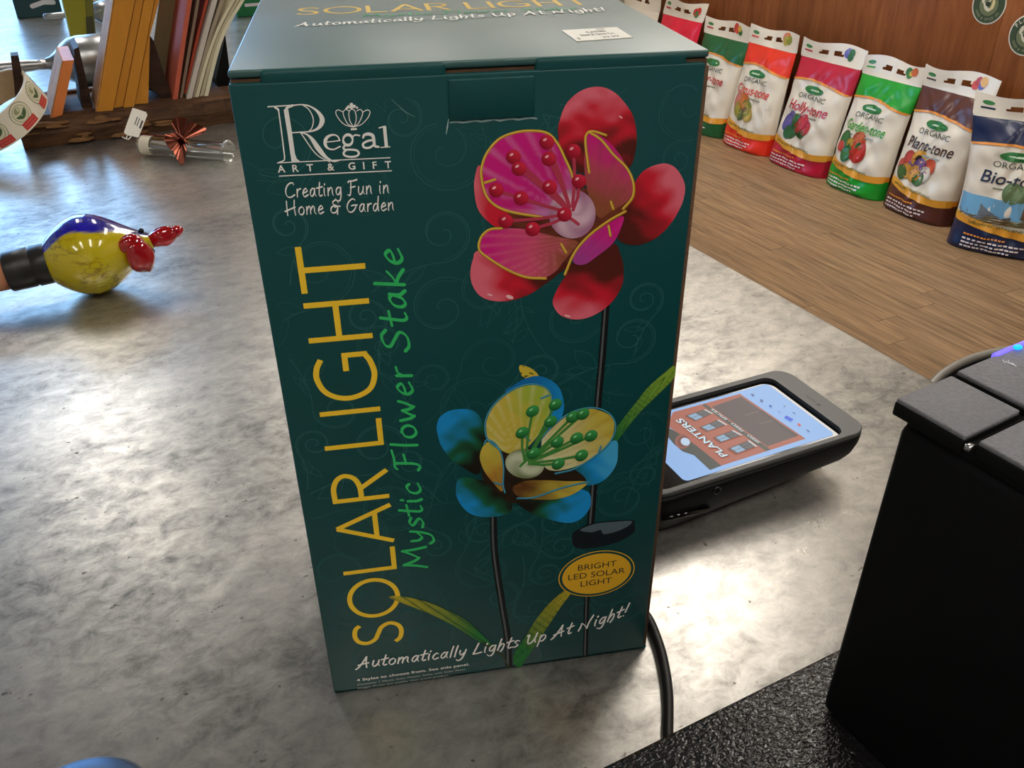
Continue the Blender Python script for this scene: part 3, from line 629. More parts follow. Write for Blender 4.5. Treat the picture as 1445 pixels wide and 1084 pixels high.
for (x, y) in ((385, 293), (247, 355), (270, 403), (393, 363), (495, 330), (518, 455), (397, 480), (175, 492), (278, 525), (215, 620), (326, 652), (457, 592)):
    ex_, ey_ = 490 + (x - 490) * .12, 590 + (y - 590) * .12
    if (x, y) == (457, 592): ex_, ey_ = 515, 632
    ribbon(b1, [(x, y), ((x + ex_) / 2 + 8, (y + ey_) / 2 + 4), (ex_, ey_)], 13, q8, lin((190, 60, 84)))
    blob(b1, ell(x, y, 31, 30, 0, 10), q9, lambda X, Y, t, x=x, y=y: mixc(lin((226, 40, 70)), lin((150, 8, 36)), max(0, min(1, 0.5 + (Y - y) / 60 - (X - x) / 90 + 0.3 * (t > .9)))), 4, n=2)
    blob(b1, ell(x - 8, y - 10, 9, 5, -0.6, 6), lambda X, Y: q9(X, Y) + Vector((0, -0.00003, 0)), lambda *a: lin((250, 190, 200)), 1, n=2)
for (x, y, rx, ry, rt) in ((232, 934, 16, 8, .3), (690, 190, 9, 3, .6), (150, 925, 12, 4, .3), (470, 1012, 14, 4, .2)): blob(b1, ell(x, y, rx, ry, rt, 8), crop(640, 100, 2.9306, 4.8), lambda *a: lin((248, 196, 200)) , 1, n=2)
b1.build('printed_pink_flower', M['print'], front, True)['label'] = 'printed pink flower with red glass beads'
b2 = MB(); q = crop(580, 490, 3.7368, 5)
BLU = lin((24, 146, 214)); BL2 = lin((70, 176, 224)); DKB = lin((26, 22, 16)); DGN = lin((24, 96, 62)); YL = lin((206, 186, 70)); YG = lin((166, 186, 60)); CRM = lin((224, 222, 170)); AMB = lin((176, 122, 44))
blob(b2, [(135, 420), (150, 370), (200, 335), (270, 325), (330, 335), (370, 380), (395, 480), (380, 600), (350, 670), (270, 630), (210, 590), (160, 520), (140, 460)], q, grad(BLU, DKB, 180, 420, 350, 560, 0.4, DGN, 0.62), 9)
blob(b2, [(500, 250), (540, 200), (600, 165), (670, 150), (740, 175), (785, 220), (805, 290), (800, 350), (760, 420), (640, 400)], q, grad(lin((16, 110, 176)), BLU, 600, 180, 790, 330, 0.3), 6)
blob(b2, [(1075, 490), (1090, 560), (1080, 620), (1040, 680), (990, 715), (930, 728), (840, 720), (800, 660), (940, 560)], q, grad(DGN, BL2, 850, 680, 1040, 600, 0.3, BLU, 0.6), 8)
blob(b2, [(237, 740), (245, 700), (270, 685), (330, 690), (430, 720), (520, 790), (530, 855), (480, 885), (400, 895), (320, 880), (270, 840), (240, 785)], q, grad(BLU, DKB, 330, 860, 430, 740, 0.4, DGN, 0.5), 9)
blob(b2, [(530, 780), (640, 790), (760, 770), (860, 745), (930, 760), (948, 800), (940, 850), (900, 900), (840, 925), (760, 915), (660, 885), (580, 840)], q, grad(DKB, BLU, 660, 790, 800, 900, 0.4, DGN, 0.5), 9)
blob(b2, [(370, 660), (480, 500), (700, 560), (920, 690), (820, 760), (560, 820), (470, 780)], crop(580, 490, 3.7368, 5.6), lambda x, y, t: mixc(DKB, lin((70, 44, 24)), 0.5 * nz(x, y, .05)), 5)
q = crop(580, 490, 3.7368, 6.2)
blob(b2, [(392, 440), (395, 380), (430, 310), (500, 245), (580, 205), (650, 195), (710, 215), (740, 260), (735, 330), (690, 430), (620, 520), (540, 560), (470, 540), (410, 490)], q, streaks(grad(YL, YG, 420, 400, 640, 260, 0.3, YL, 0.4), 590, 600, CRM, 0.5, 34), 12)
blob(b2, [(690, 480), (740, 420), (830, 350), (920, 320), (1000, 335), (1060, 370), (1070, 430), (1040, 510), (960, 580), (860, 630), (760, 650), (700, 620)], q, streaks(grad(CRM, YL, 720, 580, 1000, 380, 0.25), 600, 640, AMB, 0.4, 44), 12)
blob(b2, [(362, 580), (380, 520), (420, 495), (460, 530), (485, 600), (485, 700), (480, 760), (430, 710), (385, 650)], q, streaks(grad(YL, AMB, 400, 560, 450, 700, 0.3), 480, 760, YG, 0.3, 20), 8)
blob(b2, [(535, 740), (600, 705), (700, 700), (820, 705), (930, 710), (860, 770), (760, 800), (640, 800), (570, 790)], q, streaks(grad(lin((90, 52, 26)), YL, 580, 740, 860, 740, 0.3), 500, 700, AMB, 0.3, 40), 8)
q = crop(580, 490, 3.7368, 7)
TB = lin((30, 110, 140)); TH2 = lin((96, 184, 206))
for r in ([(470, 540), (408, 490), (392, 440), (395, 380), (430, 310), (500, 245), (580, 203), (650, 193), (712, 213), (742, 260), (735, 330)], [(670, 500), (740, 420), (830, 350), (920, 320), (1000, 325), (1060, 365), (1078, 430), (1040, 510), (960, 580), (860, 640), (760, 665)], [(385, 510), (400, 488), (440, 505), (475, 560), (488, 640), (485, 720), (495, 765)], [(560, 795), (650, 790), (780, 745), (900, 715), (945, 710)], [(685, 268), (725, 252)], [(600, 470), (625, 490)], [(440, 712), (475, 722)], [(1000, 520), (990, 550)]): rimline(b2, r, 10, TB, TH2, q)
blob(b2, ell(600, 612, 104, 78, 0.1, 16), q, lambda x, y, t: mixc(lin((206, 214, 180)), lin((120, 132, 90)), max(0, min(1, t * t * .8 + 0.4 * math.sin(5 * t + 2 * math.atan2(y - 612, x - 600))))), 8, n=2)
q8 = crop(580, 490, 3.7368, 7.6); q9 = crop(580, 490, 3.7368, 8.2)
for (x, y) in ((640, 335), (585, 448), (760, 300), (735, 390), (850, 365), (905, 350), (770, 497), (872, 477), (948, 465), (645, 557), (898, 568), (775, 612)):
    tx, ty = (575, 625) if (x, y) == (645, 557) else (600 + (x - 600) * .12, 612 + (y - 612) * .1)
    ribbon(b2, [(x, y), ((x + tx) / 2 - 6, (y + ty) / 2 + 6), (tx, ty)], 13, q8, lin((70, 140, 62)))
    blob(b2, ell(x, y, 38, 28, -0.6, 10), q9, lambda X, Y, t, x=x, y=y: mixc(lin((70, 176, 90)), lin((14, 84, 34)), max(0, min(1, 0.5 + (Y - y) / 60 + 0.3 * (t > .9)))), 4, n=2)
    blob(b2, ell(x - 8, y - 8, 11, 5, -0.6, 6), lambda X, Y: q9(X, Y) + Vector((0, -0.00003, 0)), lambda *a: lin((150, 220, 160)), 1, n=2)
b2.build('printed_blue_flower', M['print'], front, True)['label'] = 'printed blue flower with green glass beads'
# round yellow badge
b = MB(); bc = (0.1500, 0.0674); f = face(6)
BY = lin((232, 178, 40)); BT = lin((28, 44, 40))
blob(b, ell(bc[0], bc[1], 0.0216, 0.0169, 0, 20), f, lambda *a: BY, 1, n=3); blob(b, ell(bc[0], bc[1], 0.0210, 0.0163, 0, 20), face(6.5), lambda *a: TEAL, 1, n=3); blob(b, ell(bc[0], bc[1], 0.0195, 0.0149, 0, 20), face(7), lambda *a: BY, 1, n=3)
for s, dy, wd in (('BRIGHT', 0.0042, 0.0216), ('LED SOLAR', -0.0020, 0.0322), ('LIGHT', -0.0082, 0.0178)): print_text(b, s, face(7.6), bc[0], bc[1] + dy, 0.0043, BT, width=wd, align='c')
b.build('round_badge', M['print'], front, True)

# printing on the lid
zt = BH + 0.00006
def tf(x, y): P = onz(x, y, zt); return P
def lidp(lv): return lambda u, v: Vector((u, v, zt + 0.00004 * lv + EPS[0]))
b = MB(); LY2 = lin((224, 190, 92))
p = tf(417, 24); q = tf(832, 4); L = math.hypot(q.x - p.x, q.y - p.y)
lsc = L / 0.2357
U0L = p.x; V0 = 0.066; CHL = 0.021; SWL = 0.0022
def lletter(strokes, a0, a1):
    for st in strokes:
        pts = [(U0L + (a0 + (a1 - a0) * s[0] - .0354) * lsc, V0 + s[1] * CHL) for s in st]
        if len(pts) > 2: pts = [(r.x, r.y) for r in crom([(s[0], s[1], 0) for s in pts], 6)]
        ribbon(b, pts, SWL, lidp(0), LY2, caps=False)
V0 = (p.y + q.y) / 2
lletter([[(.92, .84), (.78, .93), (.5, .96), (.24, .9), (.13, .74), (.25, .58), (.5, .5), (.75, .42), (.88, .26), (.76, .1), (.5, .04), (.2, .08), (.05, .18)]], .0354, .0532)
lletter([[(.5 + .47 * math.cos(k * math.pi / 8), .5 + .46 * math.sin(k * math.pi / 8)) for k in range(17)]], .0569, .0852)
lletter([[(.08, 0), (.08, 1)], [(0, .05), (1, .05)]], .0898, .1055); lletter([[(.02, 0), (.5, 1)], [(.5, 1), (.98, 0)], [(.2, .3), (.8, .3)]], .1088, .1333)
lletter([[(.07, 0), (.07, 1)], [(.07, .955), (.5, .955), (.8, .88), (.92, .74), (.8, .58), (.5, .5), (.07, .49)], [(.45, .48), (.98, 0)]], .1372, .1548)
lletter([[(.08, 0), (.08, 1)], [(0, .05), (1, .05)]], .1693, .1845); lletter([[(.5, 0), (.5, 1)]], .1883, .1909)
lletter([[(.9, .86), (.72, .94), (.5, .96), (.22, .86), (.06, .64), (.05, .38), (.2, .13), (.5, .035), (.78, .08), (.95, .16)], [(.95, .12), (.95, .52)], [(.62, .48), (.99, .48)]], .1961, .2204)
lletter([[(.07, 0), (.07, 1)], [(.93, 0), (.93, 1)], [(.07, .52), (.93, .52)]], .2265, .2460); lletter([[(.5, 0), (.5, 1)], [(0, .96), (1, .96)]], .2503, .2712)
hand_text(b, 'Mystic Flower Stake', lidp(1), 0.0085, lin((70, 160, 110)), width=0.105, pen=0.11, x0=tf(512, 26).x, y0=tf(660, 19).y, rot=0.0)
p = tf(418, 38); q = tf(858, 16)
hand_text(b, 'Automatically Lights Up At Night!', lidp(1), 0.0095, lin((240, 240, 232)), width=(q - p).length, pen=0.1, slant=0.1, x0=p.x, y0=p.y, rot=math.atan2(q.y - p.y, q.x - p.x))
b.build('lid_lettering', M['print'], lid, True)
# price sticker on the lid
M['paper'] = mat('sticker_paper', (238, 234, 222), 0.6, var=0.02); M['ink'] = mat('ink', (60, 58, 60), 0.6, var=0.05)
ps = [tf(*c) for c in ((792, 43.5), (814, 59), (893, 53.5), (870, 39))]
b = MB(); prism(b, [v + Vector((0, 0, 0.0003)) for v in ps], Vector((0, 0, -0.0003))); stick = b.build('price_sticker', M['paper'], lid)
b = MB(); o = ps[1] + Vector((0, 0, 0.00036)); ax = ps[2] - ps[1]; ay = ps[0] - ps[1]
sf = lambda x, y: o + ax * x + ay * y + Vector((0, 0, EPS[0]))
print_text(b, '205', sf, 0.6, 0.80, 0.12, (0, 0, 0), width=0.16); print_text(b, 'PLANTERS', sf, 0.54, 0.60, 0.12, (0, 0, 0), width=0.36, align='c', bold=.02); print_text(b, 'Seed & Spice Co.', sf, 0.5, 0.38, 0.13, (0, 0, 0), width=0.62, align='c', bold=.02); print_text(b, '$', sf, 0.06, 0.12, 0.13, (0, 0, 0), width=0.05); print_text(b, '29.99', sf, 0.5, 0.10, 0.14, (0, 0, 0), width=0.3)
b.build('sticker_print', M['ink'], stick)

# ------------------------------------------------------------------ card terminal
M['emis'] = bpy.data.materials.new('screen_light'); M['emis'].use_nodes = True
_nt = M['emis'].node_tree; _b = _nt.nodes['Principled BSDF']; _v = _nt.nodes.new('ShaderNodeVertexColor'); _v.layer_name = 'Col'
_b.inputs['Base Color'].default_value = (0.01, 0.01, 0.01, 1); _b.inputs['Roughness'].default_value = 0.3; _b.inputs['Specular IOR Level'].default_value = 0.15
_nt.links.new(_v.outputs[0], _b.inputs['Emission Color']); _b.inputs['Emission Strength'].default_value = 0.50
M['glassblack'] = mat('screen_glass', (8, 8, 9), 0.08, var=0.02)
ZT = 0.040
Rw = onz(1229, 606, ZT); Lw = onz(933, 700, ZT); Bw = onz(1083, 527, ZT)
LX = (Rw - Lw); LX.z = 0; TLen = LX.length + 0.006; LX.normalize(); WX = Vector((-LX.y, LX.x, 0))
TW = (Bw - Rw).dot(WX) + 0.002
O = Rw - LX * TLen; O.z = 0
def tp(l, w, z): return O + LX * l + WX * w + EZ * z
def rrect(l0, l1, w0, w1, r, n=6):
    out = []
    for (cx, cy, a0) in ((l1 - r, w1 - r, 0), (l0 + r, w1 - r, 90), (l0 + r, w0 + r, 180), (l1 - r, w0 + r, 270)):
        for k in range(n + 1):
            a = math.radians(a0 + 90 * k / n); out.append((cx + r * math.cos(a), cy + r * math.sin(a)))
    return out
def loft(mb, rings, top=True, bot=True, smooth=True):
    n = len(rings[0]); vs = [v for r in rings for v in r]; fs = []
    for k in range(len(rings) - 1):
        for i in range(n):
            j = (i + 1) % n; fs.append((k * n + i, k * n + j, (k + 1) * n + j, (k + 1) * n + i))
    if bot: fs.append(tuple(range(n))[::-1])
    if top: fs.append(tuple((len(rings) - 1) * n + i for i in range(n)))
    mb.add(vs, fs, smooth=smooth)
term = thing('card_terminal', 'black handheld card terminal with a lit screen showing a brick store', 'card reader', O + LX * TLen / 2 + WX * TW / 2)
zb = lambda l: 0.0 if l < TLen * 0.62 else 0.021 * ((l - TLen * 0.62) / (TLen * 0.38)) ** 1.8
b = MB(); rings = []
for (ins, fz) in ((0.010, 0.0), (0.005, 0.08), (0.002, 0.25), (0.0006, 0.5), (0.0, 0.78), (0.0004, 0.93)):
    rr = rrect(ins, TLen - ins, ins, TW - ins, 0.014); rings.append([tp(l, w, zb(l) + (ZT - 0.001 - zb(l)) * fz) for l, w in rr])
rings.append([tp(l, w, ZT - 0.008) for l, w in rrect(0.003, TLen - 0.003, 0.003, TW - 0.003, 0.012)])
loft(b, rings); b.build('body', M['black'], term)
IL0, IL1, IW0, IW1 = 0.006, TLen - 0.019, 0.0045, TW - 0.006
b = MB(); ro = rrect(0.0002, TLen - 0.0002, 0.0002, TW - 0.0002, 0.0138); ri = rrect(IL0, IL1, IW0, IW1, 0.009)
loft(b, [[tp(l, w, ZT - 0.003) for l, w in ro], [tp(l, w, ZT - 0.0006) for l, w in ro], [tp(l + (0.0006 if l < TLen / 2 else -0.0006), w + (0.0006 if w < TW / 2 else -0.0006), ZT) for l, w in ro], [tp(l, w, ZT) for l, w in ri], [tp(l, w, ZT - 0.0045) for l, w in ri]], False, False, False)
b.build('bezel', M['bezel'], term)
b = MB(); loft(b, [[tp(l, w, ZT - 0.006) for l, w in ri], [tp(l, w, ZT - 0.0030) for l, w in rrect(IL0 + .0004, IL1 - .0004, IW0 + .0004, IW1 - .0004, 0.009)]], True, False, False); b.build('screen_glass', M['glassblack'], term)
ZS = ZT - 0.0029
def sp(x, y): return onz(920 + x / 5.558, 540 + y / 5.558, ZS + EPS[0])
# the lit picture, traced on the screen plane
b = MB()
c0 = onz(1175, 612, ZS); c1 = onz(1069, 545, ZS); c2 = onz(972, 681, ZS)
lw = lambda P: ((P - O).dot(LX), (P - O).dot(WX))
l1, w0 = lw(c0); _, w1 = lw(c1); l0, wa = lw(c2)
w0 = min(max((w0 + wa) / 2, IW0 + 0.003), IW0 + 0.008); w1 = min(w1, IW1 - 0.003); l0 -= 0.002; l0 = max(l0, IL0 + 0.004); l1 = min(l1 + .001, IL1 - 0.002)
SKY = lin((150, 192, 246))
rr = rrect(l0, l1, w0, w1, 0.004); b.add([tp(l, w, ZS) for l, w in rr], [tuple(range(len(rr)))], [SKY] * len(rr))
pass
def sq(pts, c):
    EPS[0] += 1.2e-5
    b.add([sp(*p) for p in pts], [tuple(range(len(pts)))], [lin(c)] * len(pts))
sq([(1205, 440), (690, 88), (165, 232), (120, 340), (180, 380), (545, 652)], (176, 96, 76))
sq([(1150, 415), (700, 110), (470, 190), (905, 500)], (84, 70, 72)); sq([(930, 525), (415, 165), (395, 178), (895, 538)], (70, 74, 66))
sq([(1145, 418), (860, 215), (840, 222), (1120, 425)], (70, 62, 60))
for a in ((840, 320, 950, 295), (730, 255, 830, 222)): sq([(a[0], a[1]), (a[2], a[3]), (a[2] + 6, a[3] + 4), (a[0] + 6, a[1] + 4)], (120, 100, 96))
sq([(545, 652), (455, 686), (330, 570), (240, 540), (170, 480), (120, 420), (120, 350), (165, 372), (230, 410), (355, 500)], (62, 66, 60))
sq(ell(240, 462, 60, 58, 0, 16), (150, 84, 70)); sq(ell(246, 464, 46, 44, 0, 16), (120, 62, 52)); sq(ell(262, 464, 38, 30, 0.4, 14), (196, 220, 246))
for wq in ([(280, 260), (410, 215), (462, 242), (345, 295)], [(390, 350), (515, 297), (572, 330), (440, 376)], [(500, 430), (630, 380), (690, 412), (545, 463)], [(615, 515), (755, 460), (808, 500), (672, 551)]):
    ctr = (sum(p[0] for p in wq) / 4, sum(p[1] for p in wq) / 4)
    sq([(ctr[0] + (p[0] - ctr[0]) * 1.28, ctr[1] + (p[1] - ctr[1]) * 1.28) for p in wq], (128, 70, 58)); sq([(ctr[0] + (p[0] - ctr[0]) * 1.08, ctr[1] + (p[1] - ctr[1]) * 1.08) for p in wq], (50, 46, 46))
    md = lambda p, q, t: (p[0] + (q[0] - p[0]) * t, p[1] + (q[1] - p[1]) * t)
    def cell(u0, u1, v0, v1): return [md(md(wq[0], wq[1], u), md(wq[3], wq[2], u), v) for u, v in ((u0, v0), (u1, v0), (u1, v1), (u0, v1))]
    for (u0, u1, cc) in ((0.0, 0.47, (140, 176, 206)), (0.53, 1.0, (92, 92, 98))):
        for (v0, v1) in ((0, .48), (.53, 1)): sq(cell(u0, u1, v0, v1), cc)
    sq([md(wq[1], wq[2], -.1), md(wq[1], wq[2], 1.15), (md(wq[1], wq[2], 1.15)[0] + 14, md(wq[1], wq[2], 1.15)[1] - 4), (md(wq[1], wq[2], -.1)[0] + 14, md(wq[1], wq[2], -.1)[1] - 4)], (214, 206, 204))
def scr_text(txt, ox, oy, ex2, ey2, ux, uy, c, bold):
    EPS[0] += 1.2e-5
    print_text(b, txt, lambda x, y: sp(ox + (ex2 - ox) * x + ux * y, oy + (ey2 - oy) * x + uy * y), 0, 0, 1.0, lin(c), width=1.0, bold=bold)
scr_text('PLANTERS', 604, 573, 236, 282, -52, 16, (50, 50, 56), 0.05)
scr_text('PLANTERS', 598, 570, 230, 279, -52, 16, (214, 236, 246), 0.02)
scr_text('SEED · FEED · SPICES', 852, 470, 478, 203, -22, 7, (206, 216, 220), 0.02)
for (x, y, rx, ry, c) in ((790, 97, 16, 9, (90, 110, 160)), (860, 142, 16, 10, (90, 110, 160)), (930, 185, 14, 9, (60, 100, 190)), (1155, 330, 16, 9, (220, 80, 60)), (1225, 378, 18, 5, (90, 110, 160)), (1040, 185, 10, 5, (110, 130, 170)), (1115, 238, 16, 4, (90, 110, 160)), (1000, 228, 18, 3, (130, 150, 190))): sq(ell(x, y, rx, ry, 0.6, 10), c)
sq([(1055, 258), (1112, 288), (1090, 305), (1035, 275)], (46, 92, 230))
b.build('screen_picture', M['emis'], term, True)
b = MB(); lx0 = TLen - 0.012
for k in range(4): blob(b, ell(lx0 - 0.0012 + 0.0016 * (k % 2) , TW * 0.42 + 0.0016 * (k // 2), 0.0009, 0.0009, 0, 8), lambda x, y: tp(x, y, ZT + 0.0001 + EPS[0]), lambda *a: (0, 0, 0), 1, n=2)
ribbon(b, [(lx0, TW * 0.47 + 0.0012 * k) for k in range(9)], 0.0010, lambda x, y: tp(x, y, ZT + 0.0001 + EPS[0]), (0, 0, 0), taper=False)
M['mark'] = mat('dark_marking', (44, 42, 40), 0.5, var=0.02); b.build('logo_mark', M['mark'], term)
def side_pt(x, y, d=0.0):  # pixel on the near flank
    return onpl(x, y, tp(0, 0.0 - d, 0), WX)
b = MB(); c = side_pt(1012, 692); lathe(b, lambda p: c + WX * (-0.0006 + p.x) + LX * p.y + EZ * p.z, [(0.003, 0.0031), (0, 0.0031), (0.0, 0.0024), (0.004, 0.0022)], 16); b.build('audio_port', M['glassblack'], term)
b = MB(); p1 = side_pt(936, 733); p2 = side_pt(1000, 719)
tube(b, [p1 + WX * 0.0005, (p1 + p2) / 2 + WX * 0.0005, p2 + WX * 0.0005], 0.0022, 10); b.build('card_slot', M['glassblack'], term)

# ------------------------------------------------------------------ cable
b = MB(); pts = [Vector((p[0], p[1], 0.003)) for p in ((0.1885, 0.046), (0.1895, 0.030), (0.1915, 0.015), (0.1905, -0.008), (0.1855, -0.034), (0.1775, -0.058), (0.168, -0.085), (0.160, -0.105))]
tube(b, crom(pts, 6), 0.0029, 10); tag(b.build('power_cable', M['cable']), 'thin black cable running out from behind the teal carton', 'cable')

# ------------------------------------------------------------------ cash drawer and receipt printer
ZD = 0.1
def grain_mat():
    mt = bpy.data.materials.new('grained_black_paint'); mt.use_nodes = True; nt = mt.node_tree; bb = nt.nodes['Principled BSDF']; N, Lk = nt.nodes.new, nt.links.new
    bb.inputs['Base Color'].default_value = (0.012, 0.012, 0.013, 1); bb.inputs['Roughness'].default_value = 0.22; bb.inputs['Specular IOR Level'].default_value = 0.6
    tc = N('ShaderNodeTexCoord'); mp = N('ShaderNodeMapping'); mp.inputs['Scale'].default_value = (1.0, 1.5, 1); Lk(tc.outputs['Object'], mp.inputs[0])
    n1 = N('ShaderNodeTexNoise'); n1.inputs['Scale'].default_value = 360; n1.inputs['Detail'].default_value = 1.5; n1.inputs['Distortion'].default_value = 0.8; Lk(mp.outputs[0], n1.inputs['Vector'])
    bp = N('ShaderNodeBump'); bp.inputs['Strength'].default_value = 0.9; bp.inputs['Distance'].default_value = 0.0013; Lk(n1.outputs['Fac'], bp.inputs['Height']); Lk(bp.outputs[0], bb.inputs['Normal']); return mt
M['grain'] = grain_mat()
dr = thing('cash_drawer', 'black cash drawer with grained paint standing under the printer', 'cash drawer', S(0.19, -0.37, 0), AC)
b = MB(); rbox(b, shop, -0.035, 0.42, -0.575, -0.1635, 0.0, ZD, 0.003, 2); b.build('case', M['grain'], dr)
b = MB(); rbox(b, shop, -0.022, 0.407, -0.586, -0.572, 0.012, ZD - 0.012, 0.003, 2); b.build('drawer_front', M['blackmatte'], dr)
M['steel'] = mat('polished_steel', (190, 190, 192), 0.25, metal=1.0, var=0.03)
b = MB(); lathe(b, lambda p: S(0.19, -0.586, 0.05) - EY * p.x + EX * p.y + EZ * p.z, [(-0.003, 0.011), (0.003, 0.011), (0.004, 0.009), (0.004, 0.0)], 20); b.build('lock', M['steel'], dr)
TP = math.radians(20.5); PX = Vector((math.cos(TP), math.sin(TP), 0)); PN = Vector((math.sin(TP), -math.cos(TP), 0))
K = Vector((0.2092, -0.1240, 0)); ZP = 0.2546
prf = lambda v: K + PX * v.x + PN * v.y + EZ * v.z
pr = thing('receipt_printer', 'black receipt printer with grey speckled top plates and a blue light strip', 'printer', prf(Vector((0.07, 0.1, ZD))), 0)
b = MB(); rbox(b, prf, 0.0022, 0.146, 0.0022, 0.195, ZD, ZP - 0.009, 0.004, 3); rbody = b.build('body', M['blackmatte'], pr)
b = MB(); rbox(b, prf, 0.004, 0.144, 0.004, 0.192, ZP - 0.012, ZP - 0.0035); b.build('top_recess', M['blackmatte'], pr)
def plate(x0, x1, y0, y1, z=ZP):
    b = MB(); rbox(b, prf, x0, x1, y0, y1, z - 0.0065, z - 0.0012, 0.0008, 2); e_ = b.build('plate_edge', M['blackmatte'], pr); b = MB(); rbox(b, prf, x0 + .0003, x1 - .0003, y0 + .0003, y1 - .0003, z - 0.002, z, 0.0006, 2); return b.build('top_plate', M['greyplate'], pr)
plate(0.0, 0.0283, 0.0, 0.0258); pb = plate(0.0312, 0.147, -0.0005, 0.0262, ZP + 0.0004); plate(0.0015, 0.147, 0.0288, 0.195)
M['led'] = mat('blue_led', (70, 60, 255), 0.3, emit=(96, 84, 255), es=1.3); M['led2'] = mat('blue_led_core', (0, 110, 255), 0.3, emit=(10, 110, 255), es=2.5)
b = MB(); rbox(b, prf, 0.0515, 0.146, -0.0012, 0.0009, ZP - 0.003, ZP + 0.0011, 0.0006, 1); b.build('light_strip', M['led'], pr)
b = MB(); P = onz(1436, 490, ZP + 0.001); sphere(b, P, 0.0012, sc=(1.5, 1, 0.8)); b.build('indicator_light', M['led2'], pr)
M['wmark'] = mat('pale_marking', (200, 200, 204), 0.5, var=0.02)
b = MB(); zm = lambda x, y: onz(x, y, ZP + 0.0006 + EPS[0])
for st in ([(1415, 508), (1418, 512), (1420, 510)], [(1420, 511), (1424, 513), (1423, 509)], [(1424, 512), (1430, 515)], [(1428, 512), (1434, 517)]): ribbon(b, st, 1.3, zm, (0, 0, 0))
b.build('maker_mark', M['wmark'], pb)
b = MB(); P = onpl(1366, 632, prf(Vector((0, 0, 0))), PX); rbox(b, frame_fn(P, PX, PN, EZ), -0.0008, 0.002, -0.0012, 0.0012, -0.0011, 0.0011, 0.0004, 1); b.build('cover_latch', M['steel'], pr)

# ------------------------------------------------------------------ galvanised bin on the shop floor beyond the counter
M['galv'] = mat('galvanised_steel', (150, 148, 142), 0.38, metal=0.7, var=0.12, scale=30); M['binliner'] = mat('black_liner', (12, 13, 13), 0.5, var=0.1, bump=0.3, bscale=60)
bc = Vector((0.9357, 0.3242, FLOOR)); zt_ = -0.2; BR = 0.276
bn = thing('floor_bin', 'round galvanised bin with a black liner beyond the counter edge', 'bin', bc)
axz = lambda p: bc + EX * p.y + EY * p.z + EZ * p.x; Hb = zt_ - FLOOR
b = MB(); lathe(b, axz, [(0.0, 0.0), (0.0, 0.235), (0.015, 0.24)] + [(0.015 + (Hb - 0.03) * k / 24, 0.24 + 0.03 * k / 24 + 0.003 * math.sin(k * math.pi / 2)) for k in range(25)] + [(Hb - 0.006, BR - 0.006)], 56); b.build('shell', M['galv'], bn)
b = MB(); tube(b, [bc + EZ * (Hb - 0.006) + (EX * math.cos(a) + EY * math.sin(a)) * (BR - 0.006) for a in [2 * math.pi * k / 64 for k in range(65)]], 0.006, 10, False); b.build('rim', M['galv'], bn)
b = MB(); lathe(b, axz, [(Hb - 0.006, BR - 0.011), (Hb - 0.05, BR - 0.02), (Hb - 0.3, BR - 0.05), (Hb - 0.5, 0.0)], 56); b.build('liner', M['binliner'], bn)

